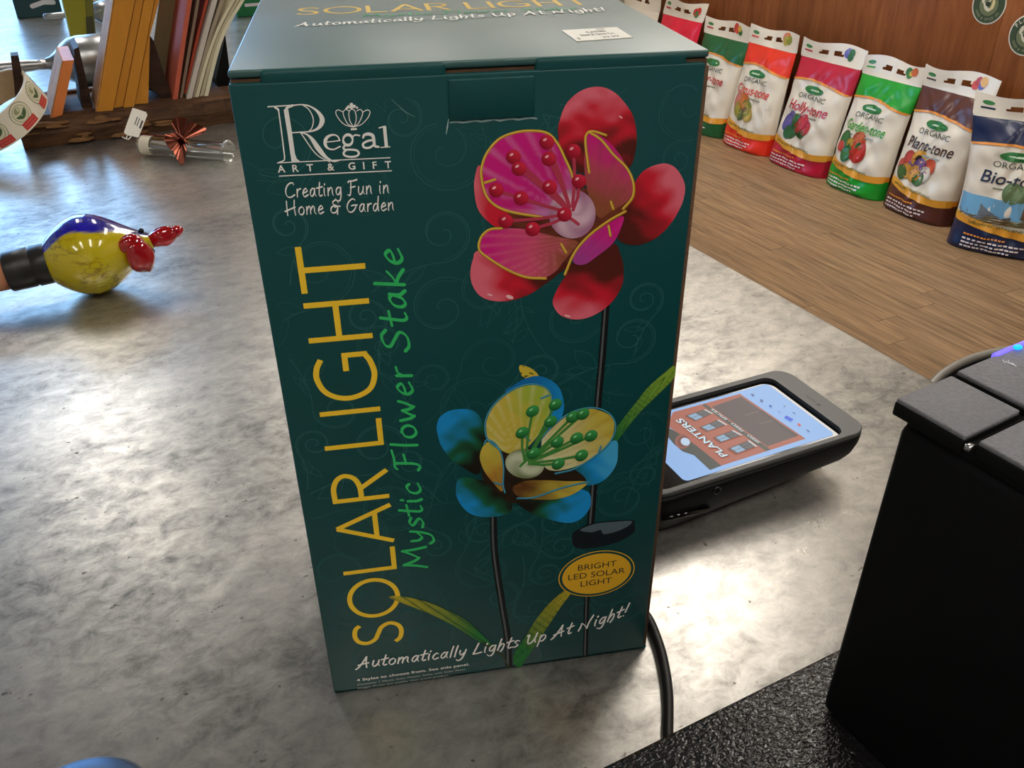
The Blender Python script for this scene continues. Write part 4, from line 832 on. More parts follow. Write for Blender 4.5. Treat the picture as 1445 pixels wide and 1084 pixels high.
# ------------------------------------------------------------------ plant food bags along the panelled wall
M['bagprint'] = mat('glossy_printed_bag', (255, 255, 255), 0.36, coat=0.35, coatr=0.16, attr=True)
CRE = lin((232, 224, 208)); ORG = lin((236, 150, 40)); YLW = lin((226, 186, 70))
def bag(yc, w, main, text, tcol, pic, label, yaw=0.0, Xf=3.03, H=0.56, lean=0.115, seed=1, hx=-0.03, accent=None, ttx='ORGANIC', plain=False):
    rnd = random.Random(seed); cy, sy = math.cos(yaw), math.sin(yaw)
    A = -EY * cy + EX * sy; D = -EX * cy - EY * sy
    yc += 0.045; base = S(Xf, yc, FLOOR)
    t = thing('plant_food_bag', label, 'bag', base - D * 0.07, 0.0, 'plant food bags along the panelled wall')
    ph = [rnd.uniform(0, 6.28) for _ in range(8)]
    SH = 0.86; mc = lin(main)
    def thick(s): return (0.145 * (1 - (s / SH) ** 2.4) ** 0.8 + 0.010 if s < SH else 0.010) * (min(1.0, (s / 0.035)) ** 0.35 * 0.12 + 0.88)
    def wid(s): return 1.0 - 0.045 * math.sin(math.pi * min(1, s / SH)) + (0.02 if s > SH else 0)
    def pt(a, s, side=1, off=0.0):
        # side -1 .. 1 walks from the back seam to the front
        dep = thick(s); pil = max(0.0, 1 - abs(2 * a) ** 3.2) ** 0.5
        wr = 0.0062 * math.sin(9 * a + 5 * s + ph[0] + 2 * math.sin(6 * s + ph[1])) * math.sin(11 * s + ph[2] + 4 * a) + 0.0030 * math.sin(23 * a - 31 * s + ph[3] + 2 * math.sin(9 * a)) + 0.0012 * math.sin(47 * s + 30 * a + ph[4])
        tw = 0.012 * math.sin(3 * s + ph[5]) * s
        cen = base + A * (a * w * wid(s) + hx * s * s + tw) + EZ * (s * H + 0.001) - D * (0.0725 + lean * s ** 1.15)
        d = side * dep / 2 * pil
        if side > 0: d += wr * pil * min(1, (SH - min(s, SH)) / 0.12 + 0.25) * (0 if s < 0.02 else 1)
        bulge = 0
        return cen + D * (d + off + bulge)
    def colr(a, s):
        wv = 0.175 + 0.030 * math.sin((a + 0.5) * math.pi * 1.15 + 1.9) - 0.01
        if plain: return CRE
        if s < wv: return mc
        if s < wv + 0.042: return mixc(YLW, ORG, (a + 0.5) * 1.3)
        top = 0.675 + 0.035 * math.cos((a + 0.12) * 3.6)
        if s < top: return CRE
        if s < top + 0.007: return ORG
        return mc
    NA, NS = 56, 110
    vs = []; cc = []; fs = []
    for j in range(NS + 1):
        s = SH * j / NS
        for i in range(NA + 1): a = -0.5 + i / NA; vs.append(pt(a, s, 1)); cc.append(colr(a, s))
    for j in range(NS):
        for i in range(NA): k = j * (NA + 1) + i; fs.append((k, k + 1, k + NA + 2, k + NA + 1))
    b = MB(); b.add(vs, fs, cc, True)
    vs = []; cc = []; fs = []; nb = 10
    for j in range(NS // 5 + 1):
        s = SH * j / (NS // 5)
        for i in range(nb + 1): a = -0.5 + i / nb; vs.append(pt(a, s, -1)); cc.append(colr(a, s))
    for j in range(NS // 5):
        for i in range(nb): k = j * (nb + 1) + i; fs.append((k + 1, k, k + nb + 1, k + nb + 2))
    b.add(vs, fs, cc, True)
    # folded bottom
    n = 14; bot = [pt(-0.5 + i / n, 0, 1) for i in range(n + 1)] + [pt(0.5 - i / n, 0, -1) for i in range(n + 1)]
    b.add(bot, [tuple(range(len(bot)))], [mc] * len(bot))
    body = b.build('bag_body', M['bagprint'], t, True)
    # pale header with two finger holes
    b = MB(); na, ns = 26, 8
    hole = lambda i, j: j in (3, 4) and (8 <= i <= 11 or 14 <= i <= 17) and not (j == 4 and i in (8, 17))
    for off in (0.0018, -0.0018):
        idx = {}; vs = []; fs = []
        for j in range(ns + 1):
            for i in range(na + 1):
                a = -0.5 + i / na; s = SH - 0.004 + (1 - SH + 0.004) * j / ns; idx[i, j] = len(vs)
                p = pt(a, s, 1) + D * off + EZ * (0.008 * math.sin(7 * a + ph[6]) * j / ns) + D * (0.014 * math.sin(5 * a + ph[7]) * j / ns); vs.append(p)
        for j in range(ns):
            for i in range(na):
                if not hole(i, j): fs.append((idx[i, j], idx[i + 1, j], idx[i + 1, j + 1], idx[i, j + 1]))
        b.add(vs, fs, [CRE] * len(vs), True)
    hd = b.build('bag_header', M['bagprint'], t, True)
    if plain: return t
    mp_ = lambda x, y: pt(x, y, 1, 0.0036 + EPS[0] * 20)
    tc_ = lin(tcol)
    b = MB(); print_text(b, ttx, mp_, 0.0, 0.572, 0.038, lin((52, 66, 56)), width=0.48, align='c'); print_text(b, text, mp_, 0.0, 0.470, 0.078, tc_, width=0.68, align='c', bold=0.012, shear=0.2)
    ribbon(b, [(-0.2, 0.44), (0.2, 0.44)], 0.012, mp_, lin((140, 140, 120)), caps=False)
    tag(b.build('bag_lettering', M['bagprint'], body, True), kind='stuff')
    b = MB(); xs_ = [-0.485 + 0.97 * k / 24 for k in range(25)]
    ribbon(b, [(x, 0.165 + 0.030 * math.sin((x + 0.5) * math.pi * 1.15 + 1.9) + 0.021) for x in xs_], 0.052, mp_, lin((232, 164, 52)), caps=False)
    b.build('wave_band', M['bagprint'], body, True)
    b = MB(); ribbon(b, [(x, 0.675 + 0.035 * math.cos((x + 0.12) * 3.6) + 0.004) for x in xs_], 0.015, mp_, lin((232, 150, 60)), caps=False); b.build('edge_line', M['bagprint'], body, True)
    b = MB(); EPS[0] = 0; blob(b, ell(-0.02, 0.645, 0.17, 0.030, 0, 14), mp_, lambda *a: lin((36, 120, 56)), 2, n=2); ribbon(b, [(-0.12, 0.645), (0.09, 0.645)], 0.012, mp_, lin((190, 220, 190)), caps=False); b.build('bag_emblem', M['bagprint'], body, True)
    b = MB()
    if text.startswith('Bio'):
        ribbon(b, [(x, 0.315) for x in xs_], 0.125, mp_, lin((112, 172, 212)), caps=False)
        blob(b, [(-.47, .25), (-.4, .33), (-.33, .36), (-.25, .32), (-.1, .27), (.05, .25), (-.2, .235)], mp_, lambda *a: lin((104, 112, 124)), 3, n=3)
        blob(b, [(-.47, .24), (-.3, .27), (-.1, .255), (.1, .28), (.25, .30), (.4, .27), (.47, .25), (.3, .22), (.0, .215), (-.3, .21)], mp_, lambda x, y, t: mixc(lin((92, 96, 58)), lin((110, 80, 52)), nz(x, y, 24)), 4, n=4)
        pic = [(.12, .34, .05, (190, 60, 70)), (.14, .31, .06, (96, 70, 50)), (.0, .425, .10, (110, 136, 92)), (.1, .425, .08, (110, 136, 92))]
    for (x, y, r, c) in pic: blob(b, ell(x, y, r, r * w / H * 1.05, 0, 9), mp_, (lambda c: lambda X, Y, tt: mixc(lin(c), (0, 0, 0), 0.35 * tt * tt))(c), 3, n=2)
    b.build('bag_picture', M['bagprint'], body, True)
    b = MB(); lt = lin((236, 226, 224)) if accent is None else lin(accent)
    for k, (y, wd) in enumerate(((0.115, 0.42), (0.085, 0.62), (0.060, 0.58), (0.036, 0.5))): 
        n = 12
        for q in range(n):
            xx = -0.36 + wd * q / n; L2 = wd / n * rnd.uniform(.6, .9); ribbon(b, [(xx, y - 0.01 * (xx + .36)), (xx + L2, y - 0.01 * (xx + .36))], 0.011, mp_, lin((232, 150, 60)) if k == 0 else lt, caps=False)
    print_text(b, 'ORGANIC GARDENING', mp_, -0.04, 0.188, 0.017, lin((86, 104, 40)), width=0.62, align='c', bold=.02, rot=-0.02)
    tag(b.build('bag_small_print', M['bagprint'], body, True), kind='stuff')
    b = MB(); hm = lambda x, y: pt(x, y, 1, 0.0032 + EPS[0] * 20) + D * (0.014 * math.sin(5 * x + ph[7]) * (y - SH) / (1 - SH)) + EZ * (0.008 * math.sin(7 * x + ph[6]) * (y - SH) / (1 - SH))
    blob(b, ell(-0.36, 0.95, 0.06, 0.014, 0, 8), hm, lambda *a: lin((60, 130, 70)), 1, n=2); ribbon(b, [(-0.43, 0.915), (-0.29, 0.915)], 0.012, hm, tc_, caps=False)
    for (x, y, r, c) in pic[:4]: blob(b, ell(0.34 + x * 0.4, 0.93 + (y - 0.33) * 0.35, r * 0.5, r * 0.32, 0, 7), hm, (lambda c: lambda *a: lin(c))(c), 1, n=2)
    tag(b.build('header_print', M['bagprint'], hd, True), kind='stuff')
    return t
G, Rd, Or, Pu, Yl = (52, 112, 56), (200, 52, 48), (226, 130, 60), (92, 84, 160), (214, 180, 70)
bag(4.17, 0.36, (226, 220, 204), '', (0, 0, 0), [], 'plain cream bag next to the bright red bag', seed=1, plain=True, H=0.60)
bag(3.79, 0.36, (230, 24, 60), 'Rose-tone', (200, 30, 60), [(-.1, .33, .1, Rd), (.05, .35, .1, Rd), (-.02, .28, .09, G)], 'bright red and cream bag between the plain cream and dark green bags', seed=2, H=0.60)
bag(3.40, 0.36, (24, 96, 50), 'Flower-tone', (200, 40, 40), [(-.3, .40, .12, Rd), (-.22, .36, .10, (220, 80, 60)), (-.05, .33, .09, G), (-.1, .4, .08, Yl)], 'dark green topped bag with a red flower picture', seed=3, H=0.55, hx=-0.03)
bag(3.035, 0.345, (236, 52, 28), 'Citrus-tone', (226, 70, 60), [(-.24, .40, .11, (222, 130, 120)), (-.12, .41, .11, Or), (-.18, .34, .12, (176, 170, 70)), (-.03, .36, .11, (140, 150, 60)), (-.04, .355, .07, (206, 190, 110)), (-.04, .352, .045, (110, 66, 40)), (.06, .31, .09, (196, 170, 80)), (-.1, .3, .08, (90, 110, 60))], 'orange-red bag with a cut fruit picture', seed=4)
bag(2.66, 0.375, (190, 20, 56), 'Holly-tone', (196, 36, 60), [(-.25, .36, .10, Pu), (-.22, .41, .07, (120, 112, 180)), (-.1, .39, .09, G), (-.12, .31, .09, (40, 96, 50)), (.04, .33, .09, (40, 96, 50)), (.02, .40, .09, (206, 50, 70)), (.09, .36, .08, (206, 50, 70)), (-.04, .35, .07, (200, 44, 60)), (-.18, .29, .08, (46, 104, 54))], 'crimson bag with a holly berry picture', seed=5)
bag(2.295, 0.325, (24, 158, 44), 'Garden-tone', (70, 170, 70), [(-.26, .39, .11, G), (-.2, .33, .10, (70, 130, 64)), (-.14, .37, .07, Yl), (-.02, .41, .11, (206, 104, 60)), (.02, .33, .145, (206, 50, 40)), (-.3, .33, .07, (214, 80, 70)), (-.16, .29, .10, (50, 116, 60)), (.02, .37, .05, G)], 'bright green bag with a tomato picture', seed=6, H=0.55)
bag(1.952, 0.335, (88, 44, 36), 'Plant-tone', (66, 48, 46), [(-.3, .33, .09, (212, 84, 72)), (-.22, .39, .10, (186, 60, 56)), (-.12, .35, .09, Pu), (-.08, .41, .10, (226, 168, 60)), (-.08, .41, .045, (50, 34, 24)), (-.03, .36, .10, (96, 76, 150)), (.1, .38, .09, (220, 96, 66)), (-.2, .31, .09, (226, 168, 70)), (-.08, .305, .09, (222, 160, 60)), (.06, .32, .09, (226, 222, 210)), (-.28, .29, .09, (70, 116, 60)), (-.0, .28, .08, (70, 116, 60))], 'dark brown bag with a mixed flower picture', seed=7, H=0.565)
bag(1.50, 0.36, (20, 34, 74), 'Bio-tone', (30, 40, 66), [(-.2, .30, .13, (110, 120, 130)), (-.33, .28, .12, (86, 98, 110)), (.0, .33, .14, (84, 150, 200)), (.16, .33, .14, (84, 150, 200)), (-.1, .25, .11, (110, 110, 70)), (.1, .255, .12, (96, 84, 60)), (.24, .27, .12, (80, 90, 60)), (.12, .34, .05, (190, 60, 70)), (.02, .43, .10, (96, 120, 80)), (.12, .43, .07, (96, 120, 80)), (.3, .33, .12, (84, 150, 200))], 'navy blue bag with a mountain picture standing askew', seed=8, yaw=0.55, Xf=3.0, H=0.55, lean=0.10)

# two round shop stickers on the panelling
M['sealw'] = mat('sticker_white', (226, 218, 200), 0.5, var=0.02); M['seal'] = mat('seal_print', (255, 255, 255), 0.5, attr=True)
def seal_art(b, F, r):
    G1 = lin((62, 78, 50)); G2 = lin((112, 120, 84)); GW = lin((216, 208, 184))
    blob(b, ell(0, 0, r * .93, r * .93, 0, 24), F, lambda *a: G1, 1, n=2); blob(b, ell(0, 0, r * .62, r * .62, 0, 20), F, lambda *a: lin((44, 58, 38)), 1, n=2); blob(b, ell(0, -r * .02, r * .56, r * .56, 0, 20), F, lambda *a: G2, 1, n=2)
    blob(b, [(-.34 * r, .05 * r), (-.2 * r, -.25 * r), (.05 * r, -.36 * r), (.2 * r, -.22 * r), (.0, -.18 * r), (-.16 * r, .0)], F, lambda *a: GW, 2); blob(b, [(.2 * r, .34 * r), (.34 * r, .1 * r), (.28 * r, -.2 * r), (.12 * r, -.24 * r), (.16 * r, .05 * r)], F, lambda *a: lin((222, 206, 150)), 2)
    blob(b, [(-.4 * r, .36 * r), (-.2 * r, .42 * r), (-.34 * r, .02 * r), (-.46 * r, .1 * r)], F, lambda *a: GW, 2); ribbon(b, [(-.05 * r, .42 * r), (.05 * r, .2 * r), (-.05 * r, .1 * r)], .08 * r, F, GW); blob(b, ell(-.05 * r, -.0, .16 * r, .12 * r, 0, 8), F, lambda *a: lin((40, 52, 34)), 1, n=2)
    return GW
for (px_, py_), lab in (((1396, 6), 'round green and white sticker in the middle of the brown panel'), ((1449, 50), 'round green and white sticker straddling the panel seam')):
    c = onpl(px_, py_, EX * (WALLX - 0.003), EX); r = 0.074
    Fs = lambda x, y, c=c: c - EX * (0.0014 + EPS[0] * 4) - EY * x + EZ * y
    b = MB(); lathe(b, lambda p, c=c: c - EX * p.x - EY * p.y + EZ * p.z, [(0.0, r), (0.001, r), (0.0012, r * .98), (0.0012, 0.0)], 40); so = tag(b.build('wall_sticker', M['sealw']), lab, 'sticker', 'round stickers on the panelling')
    b = MB(); gw = seal_art(b, Fs, r)
    for k, ch in enumerate('PLANTERS'):
        a = math.radians(150 - 120 * k / 7); print_text(b, ch, Fs, r * .70 * math.cos(a), r * .70 * math.sin(a), r * .19, gw, align='c', rot=a - math.pi / 2, bold=.03)
    for k, ch in enumerate('SEED & SPICE CO'):
        if ch == ' ': continue
        a = math.radians(212 + 116 * k / 14); print_text(b, ch, Fs, r * .80 * math.cos(a), r * .80 * math.sin(a), r * .13, lin((160, 166, 128)), align='c', rot=a + math.pi / 2)
    b.build('sticker_art', M['seal'], so, True)

# ------------------------------------------------------------------ wooden rack with boards and papers
def on_y(x, y, Y): return onpl(x, y, EY * Y, EY)
def slab(mb, px, Y, depth): prism(mb, [on_y(p[0], p[1], Y) for p in px], EY * depth); return mb
M['raw'] = wood_mat('pale_raw_wood', (168, 112, 62), (214, 164, 108), (12, 12, 2), 0.6, 0.05, 0.0, 5.0)
M['orange'] = mat('orange_paint', (222, 128, 62), 0.5, var=0.08, scale=40, stretch=(1, 1, .2)); M['amber'] = mat('amber_stained_wood', (206, 138, 40), 0.45, var=0.10, scale=50, stretch=(1, 1, .12), rand=0.06)
M['worn'] = wood_mat('worn_dark_wood', (38, 23, 17), (112, 80, 54), (2.5, 14, 22), 0.65, 0.05, 0.0, 4.0)
M['chip'] = wood_mat('bare_chipped_wood', (92, 64, 40), (160, 118, 76), (6, 20, 30), 0.7, 0.1, 0.0, 5.0)
rk = thing('desk_rack', 'dark brown wooden rack with slanted dividers on the zinc counter', 'rack', S(0.1, 1.30, 0), AC)
b = MB()
# beam with a hacked front edge
n = 26
for k in range(n + 1):
    pass
prof = lambda k: (0.0035 * math.sin(k * 1.9) + 0.002 * math.sin(k * 4.3))
vs = []; fs = []
for k in range(n + 1):
    x = -0.115 + 0.46 * k / n; e = prof(k)
    vs += [S(x, 1.232 + e * .4, 0.0), S(x, 1.226 + e, 0.022), S(x, 1.232 + e, 0.040), S(x, 1.244 + e * .5, 0.047), S(x, 1.372, 0.047), S(x, 1.372, 0.0)]
for k in range(n):
    for j in range(6): j2 = (j + 1) % 6; fs.append((k * 6 + j, k * 6 + j2, k * 6 + 6 + j2, k * 6 + 6 + j))
fs += [tuple(range(6))[::-1], tuple(n * 6 + j for j in range(6))]
b.add(vs, fs); b.build('beam', M['worn'], rk)
rs = random.Random(5)
for k in range(22):
    xa = -0.112 + 0.20 * rs.random() ** 1.6; L = rs.uniform(0.012, 0.05); z0 = rs.uniform(0.004, 0.038); h = rs.uniform(0.0015, 0.0045); y0 = 1.2225 + rs.uniform(-.0005, .0015)
    b = MB(); P8 = [(xa, z0), (xa + L * .3, z0 - h * .5), (xa + L * .8, z0 - h * .3), (xa + L, z0 + h * .4), (xa + L * .6, z0 + h), (xa + L * .15, z0 + h * .8)]
    prism(b, [S(x, y0, z) for x, z in P8], EY * 0.012); b.build('bare_splinter', M['chip'], rk)
b = MB(); rbox(b, shop, -0.11, 0.34, 1.372, 1.388, 0.0, 0.052, 0.002, 1); b.build('back_rail', M['worn'], rk)
for px, Y, d in (([(15, 79), (26, 78), (36, 128), (34, 160), (24, 160), (20, 118)], 1.236, 0.03), ([(104, 70), (111, 66), (131, 150), (124, 156), (116, 152)], 1.262, 0.09), ([(209, 58), (213, 52), (217, 58), (252, 166), (240, 164), (226, 136), (210, 122)], 1.262, 0.09)):
    b = MB(); slab(b, px, Y, d); b.build('divider', M['darkwood'], rk)
b = MB(); slab(b, [(318, 50), (305, 112), (311, 138), (328, 130)], 1.30, 0.06); b.build('divider', M['blackmatte'], rk)
# orange block
t = thing('wooden_block', 'short orange painted wood block with a raw pale side', 'wood block', on_y(80, 166, 1.235))
b = MB(); slab(b, [(72, 168), (88, 162), (104.5, 84.5), (89, 86)], 1.236, 0.125); b.build('core', M['orange'], t)
b = MB(); q = [on_y(72, 168, 1.236), on_y(89, 86, 1.236)]; q += [q[1] + EY * 0.125, q[0] + EY * 0.125]; nrm = (q[1] - q[0]).cross(EY).normalized()
if nrm.dot(EX) > 0: nrm = -nrm
prism(b, [v + nrm * 0.0004 for v in q], nrm * 0.0012); b.build('raw_side', M['raw'], t)
# amber boards
bots = [(136, 161), (159, 159.5), (172, 161), (188, 158.5), (209.5, 153)]; tops = [(161, 0), (191, 0), (203, 0), (218, 0), (230, 0)]
for k in range(4):
    e = lambda bt, tpx, y: (bt[0] + (tpx[0] - bt[0]) * (bt[1] - y) / bt[1], y)
    lb = 'amber stained board standing in the rack, raw pale side showing' if k == 0 else ('amber stained board standing second in the stack', 'narrow amber stained board standing third in the stack', 'amber stained board at the fanned end of the stack beside a divider')[k - 1]
    t = thing('stained_board', lb, 'board', on_y(bots[k][0], 160, 1.238 + 0.003 * (k % 2)), 0, 'amber boards in the rack')
    y0 = (0.0, 0.004, 0.001, 0.006)[k]; g = 0.45
    quad = [(bots[k][0] + g, bots[k][1]), (bots[k + 1][0] - g, bots[k + 1][1] if k == 3 else bots[k][1] - 0.5)]
    if k < 3: up = [e(bots[k + 1], tops[k + 1], -70), e(bots[k], tops[k], -70)]
    else: up = [(212, 50), (230 + 14, -70), e(bots[k], tops[k], -70)]
    up = [(p[0] - g if i < len(up) - 1 else p[0] + g, p[1]) for i, p in enumerate(up)]
    b = MB(); slab(b, quad + up, 1.238 + y0, 0.085); b.build('core', M['amber'], t)
    if k == 0:
        b = MB(); q = [on_y(136, 161, 1.238), on_y(*e(bots[0], tops[0], -70), 1.238)]; q += [q[1] + EY * 0.085, q[0] + EY * 0.085]; nrm = (q[1] - q[0]).cross(EY).normalized()
        if nrm.dot(EX) > 0: nrm = -nrm
        prism(b, [v + nrm * 0.0002 for v in q], nrm * 0.0014); b.build('raw_side', M['raw'], t)
# papers and folders, seen edge-on
PP = [((150, 138, 100), 'olive plastic sleeve standing flat behind the folders', [(224, 130), (234, 60), (250, -60)], 34, 1.345, 0.006),
      ((196, 96, 70), 'red card folder with a bent foot leaning in the rack', [(246, 153), (256, 80), (268, 0), (276, -60)], 7, 1.245, 0.16),
      ((134, 112, 94), 'brown card folder leaning between two red folders', [(254, 150), (266, 80), (280, 0), (290, -60)], 4.5, 1.25, 0.16),
      ((176, 72, 46), 'dark red card folder leaning against a white booklet', [(262, 132), (277.5, 60), (292.5, 0), (306, -60)], 4.5, 1.255, 0.16),
      ((206, 198, 186), 'thick white booklet leaning in the rack', [(261, 164), (286, 64), (303.5, 0), (320, -60)], 7.5, 1.243, 0.16),
      ((166, 152, 130), 'beige booklet leaning beside the thick white one', [(268, 165), (294, 62), (314, 0), (332, -60)], 6, 1.245, 0.16),
      ((222, 216, 184), 'thin cream sheet bowed over in the rack', [(271, 164), (297, 70), (322, 14), (352, -30)], 5, 1.243, 0.16),
      ((192, 182, 152), 'thin tan sheet bowed between cream sheets', [(277, 166), (303, 68), (330, 10), (362, -34)], 5, 1.245, 0.16),
      ((228, 224, 194), 'outermost cream sheet bowed over furthest in the rack', [(283.5, 168), (310, 62), (339, 6), (372, -40)], 6, 1.243, 0.16)]
for k, (c, lb, pl, wpx, Y, dep) in enumerate(PP):
    pts = [(p.x, p.y) for p in crom([(p[0], p[1], 0) for p in pl], 6)]
    L = [on_y(x - wpx / 2, y, Y) for x, y in pts]; R_ = [on_y(x + wpx / 2 - 0.4, y, Y) for x, y in pts]
    vs = []; fs = []
    for a, c_ in zip(L, R_): vs += [a, c_, c_ + EY * dep, a + EY * dep]
    m_ = len(pts)
    for i in range(m_ - 1):
        for j in range(4): j2 = (j + 1) % 4; fs.append((i * 4 + j, i * 4 + j2, i * 4 + 4 + j2, i * 4 + 4 + j))
    fs += [(3, 2, 1, 0), tuple((m_ - 1) * 4 + j for j in range(4))]
    b = MB(); b.add(vs, fs); o = b.build(('plastic_sleeve', 'card_folder', 'card_folder', 'card_folder', 'booklet', 'booklet', 'paper_sheet', 'paper_sheet', 'paper_sheet')[k], mat('paper_%d' % k, c, 0.7, var=0.06, scale=30))
    tag(o, lb, ('sleeve', 'folder', 'folder', 'folder', 'booklet', 'booklet', 'paper', 'paper', 'paper')[k], 'papers standing in the rack')

# roll of shop labels leaning on the rack
M['lpaper'] = mat('label_paper', (232, 224, 204), 0.55, var=0.03); M['core'] = mat('backing_paper', (196, 168, 132), 0.7, var=0.05)
rc = on_y(-4, 157, 1.232); RO, HI = 0.071, 0.045
view = (C - rc).normalized(); vr = RT.copy()
ax_up = (EZ * 0.86 - EX * 0.45 - EY * 0.20).normalized()
e1 = (EX - ax_up * EX.dot(ax_up)).normalized(); e2 = ax_up.cross(e1)
lowest = min((rc + (e1 * math.cos(a) + e2 * math.sin(a)) * RO - ax_up * HI / 2).z for a in [k * 0.1 for k in range(63)])
rc = rc + EZ * max(0.0, 0.004 - lowest)
cyl = lambda a, h, r: rc + (e1 * math.cos(a) + e2 * math.sin(a)) * r + ax_up * h
t = thing('label_roll', 'roll of white paper labels printed with green seals, leaning on the rack', 'label roll', Vector((rc.x, rc.y, 0)))
def ring(mb, r0, r1, h0, h1, seg=48):
    vs = []; fs = []
    for k in range(seg):
        a = 2 * math.pi * k / seg; vs += [cyl(a, h0, r1), cyl(a, h1, r1), cyl(a, h1, r0), cyl(a, h0, r0)]
    for k in range(seg):
        k2 = (k + 1) % seg
        for j in range(4): j2 = (j + 1) % 4; fs.append((k * 4 + j, k2 * 4 + j, k2 * 4 + j2, k * 4 + j2))
    mb.add(vs, fs, smooth=False)
b = MB(); ring(b, RO - 0.0035, RO, -HI / 2, HI / 2); b.build('paper_winding', M['lpaper'], t)
b = MB(); ring(b, RO - 0.0055, RO - 0.0036, -HI / 2 + .001, HI / 2 - .001); b.build('backing', M['core'], t)
for k in range(9):
    a0 = -1.0 + 0.66 * (k - 6)
    Fm = lambda x, y, a0=a0: cyl(a0 + x / RO, y + 0.001, RO + 0.0003 + EPS[0] * 2)
    b = MB(); LGn = lin((118, 128, 84)); LW = lin((226, 220, 196))
    for rr_, c_ in ((0.0180, LGn), (0.0170, LW), (0.0135, LGn), (0.0128, lin((214, 210, 180)))): blob(b, ell(0, 0.003, rr_ * .95, rr_ * .95, 0, 18), Fm, (lambda c_: lambda *a: c_)(c_), 1, n=2)
    blob(b, [(-.010, .002), (-.002, -.005), (.008, -.001), (.010, .006), (.0, .002)], Fm, lambda *a: lin((70, 96, 60)), 2); blob(b, ell(-.002, .009, .006, .004, .4, 8), Fm, lambda *a: lin((150, 156, 110)), 1, n=2)
    for q_ in range(9):
        aa = math.radians(160 - 140 * q_ / 8); print_text(b, 'PLANTERS.'[q_], Fm, .0142 * math.cos(aa), .004 + .0142 * math.sin(aa), 0.0023, lin((90, 100, 60)), align='c', rot=aa - math.pi / 2)
    ribbon(b, [(-.011 + .026 * q_ / 8, -.0150) for q_ in range(9)], 0.0115, Fm, lin((200, 60, 50)), caps=False)
    for yy_ in (-.0128, -.0172): ribbon(b, [(-.009 + .022 * q_ / 8, yy_) for q_ in range(9)], 0.0010, Fm, lin((216, 120, 110)), caps=False)
    b.build('label_print', M['seal'], t, True)

# ------------------------------------------------------------------ metal scoop behind the rack
M['alu'] = mat('brushed_aluminium', (176, 178, 180), 0.32, metal=1.0, var=0.06, scale=40)
def scoop(c, sc_, label, yaw=0.0):
    ax = (EX * math.cos(yaw) + EY * math.sin(yaw)); sd = EZ.cross(ax)
    fn = lambda p: c + ax * p.x + sd * p.y + EZ * p.z
    t = thing('metal_scoop', label, 'scoop', Vector((c.x, c.y, 0)))
    pr_ = [(-0.03, 0.010), (-0.02, 0.013), (-0.008, 0.022), (0.004, 0.034), (0.018, 0.043), (0.035, 0.0465), (0.13, 0.0465), (0.13, 0.0445), (0.036, 0.0445), (0.018, 0.041), (0.0, 0.028), (-0.01, 0.0)]
    b = MB(); lathe(b, fn, [(a * sc_, r * sc_) for a, r in pr_], 40); b.build('bowl', M['alu'], t)
    b = MB(); tube(b, [fn(Vector((x * sc_, 0, 0))) for x in (-0.20, -0.195, -0.15, -0.10, -0.06, -0.045, -0.025)], [r * sc_ for r in (0.004, 0.011, 0.013, 0.013, 0.0115, 0.0095, 0.0105)], 16); b.build('handle', M['alu'], t)
scc = onz(88, 88, 0.0465); scoop(scc, 1.0, 'grey metal scoop lying behind the wooden rack')
sc2 = onz(104, 20, 0.03); scoop(sc2 + EX * 0.05, 0.62, 'small metal scoop lying beside the olive box')

# ------------------------------------------------------------------ things standing further along the counter
def carton_box(name, label, cat, px0, px1, pyb, w_d, h, m, yaw=0.0):
    p0 = onz(px0, pyb, 0); p1 = onz(px1, pyb, 0); w = (p1 - p0).dot(EX)
    p0 = p0 - EY * 0.0
    t = thing(name, label, cat, p0 + EX * w / 2 + EY * w_d / 2)
    b = MB(); rbox(b, frame_fn(p0, EX, EY, EZ), 0, w, 0, w_d, 0, h, 0.003, 2); o = b.build('carton_shell', m, t)
    return t, p0, w, o
M['teal2'] = mat('dark_teal_card', (22, 62, 68), 0.45, var=0.05); M['green2'] = mat('green_card', (22, 110, 62), 0.45, var=0.05); M['olive'] = mat('olive_card', (140, 136, 28), 0.45, var=0.06); M['darkolive'] = mat('dark_label', (62, 62, 34), 0.5, var=0.1)
t, p0, w, o = carton_box('teal_carton', 'dark teal carton standing behind the small metal scoop', 'box', 25, 92, 27, 0.12, 0.26, M['teal2'])
b = MB(); ribbon(b, [(0.045, 0.030), (0.075, 0.038), (0.10, 0.036)], 0.012, lambda x, y: p0 + EX * x + EZ * y - EY * 0.0006, (0, 0, 0)); b.build('carton_print', M['wmark'], o)
t, p0, w, o = carton_box('green_carton', 'green carton with white print standing beyond the bowed cream sheets', 'box', 335, 420, 25, 0.10, 0.2, M['green2'])
b = MB()
for (xa, xb, y) in ((0.03, 0.10, 0.055), (0.025, 0.11, 0.030), (0.04, 0.09, 0.075)): ribbon(b, [(xa, y), (xb, y)], 0.008, lambda x, y: p0 + EX * x + EZ * y - EY * 0.0006, (0, 0, 0), caps=False)
tag(b.build('carton_print', M['wmark'], o), kind='stuff')
ob = onz(112, 58, 0)
t = thing('olive_carton', 'slim olive green carton leaning back beside the amber boards', 'box', ob)
nrm_ = EY
b = MB(); Yo = ob.dot(EY); q = [on_y(101, 57, Yo), on_y(126, 58, Yo), on_y(120, 0, Yo), on_y(116, -40, Yo), on_y(82, -40, Yo), on_y(88, 0, Yo)]
prism(b, q, EY * 0.06); b.build('carton_shell', M['olive'], t)
b = MB(); q = [on_y(126.3, 58, Yo), on_y(136, 58, Yo), on_y(131, 0, Yo), on_y(126, -40, Yo), on_y(116.3, -40, Yo), on_y(120.3, 0, Yo)]
prism(b, [v - EY * 0.001 for v in q], EY * 0.06); b.build('side_panel', mat('olive_card_side', (104, 104, 30), 0.5, var=0.08), t)
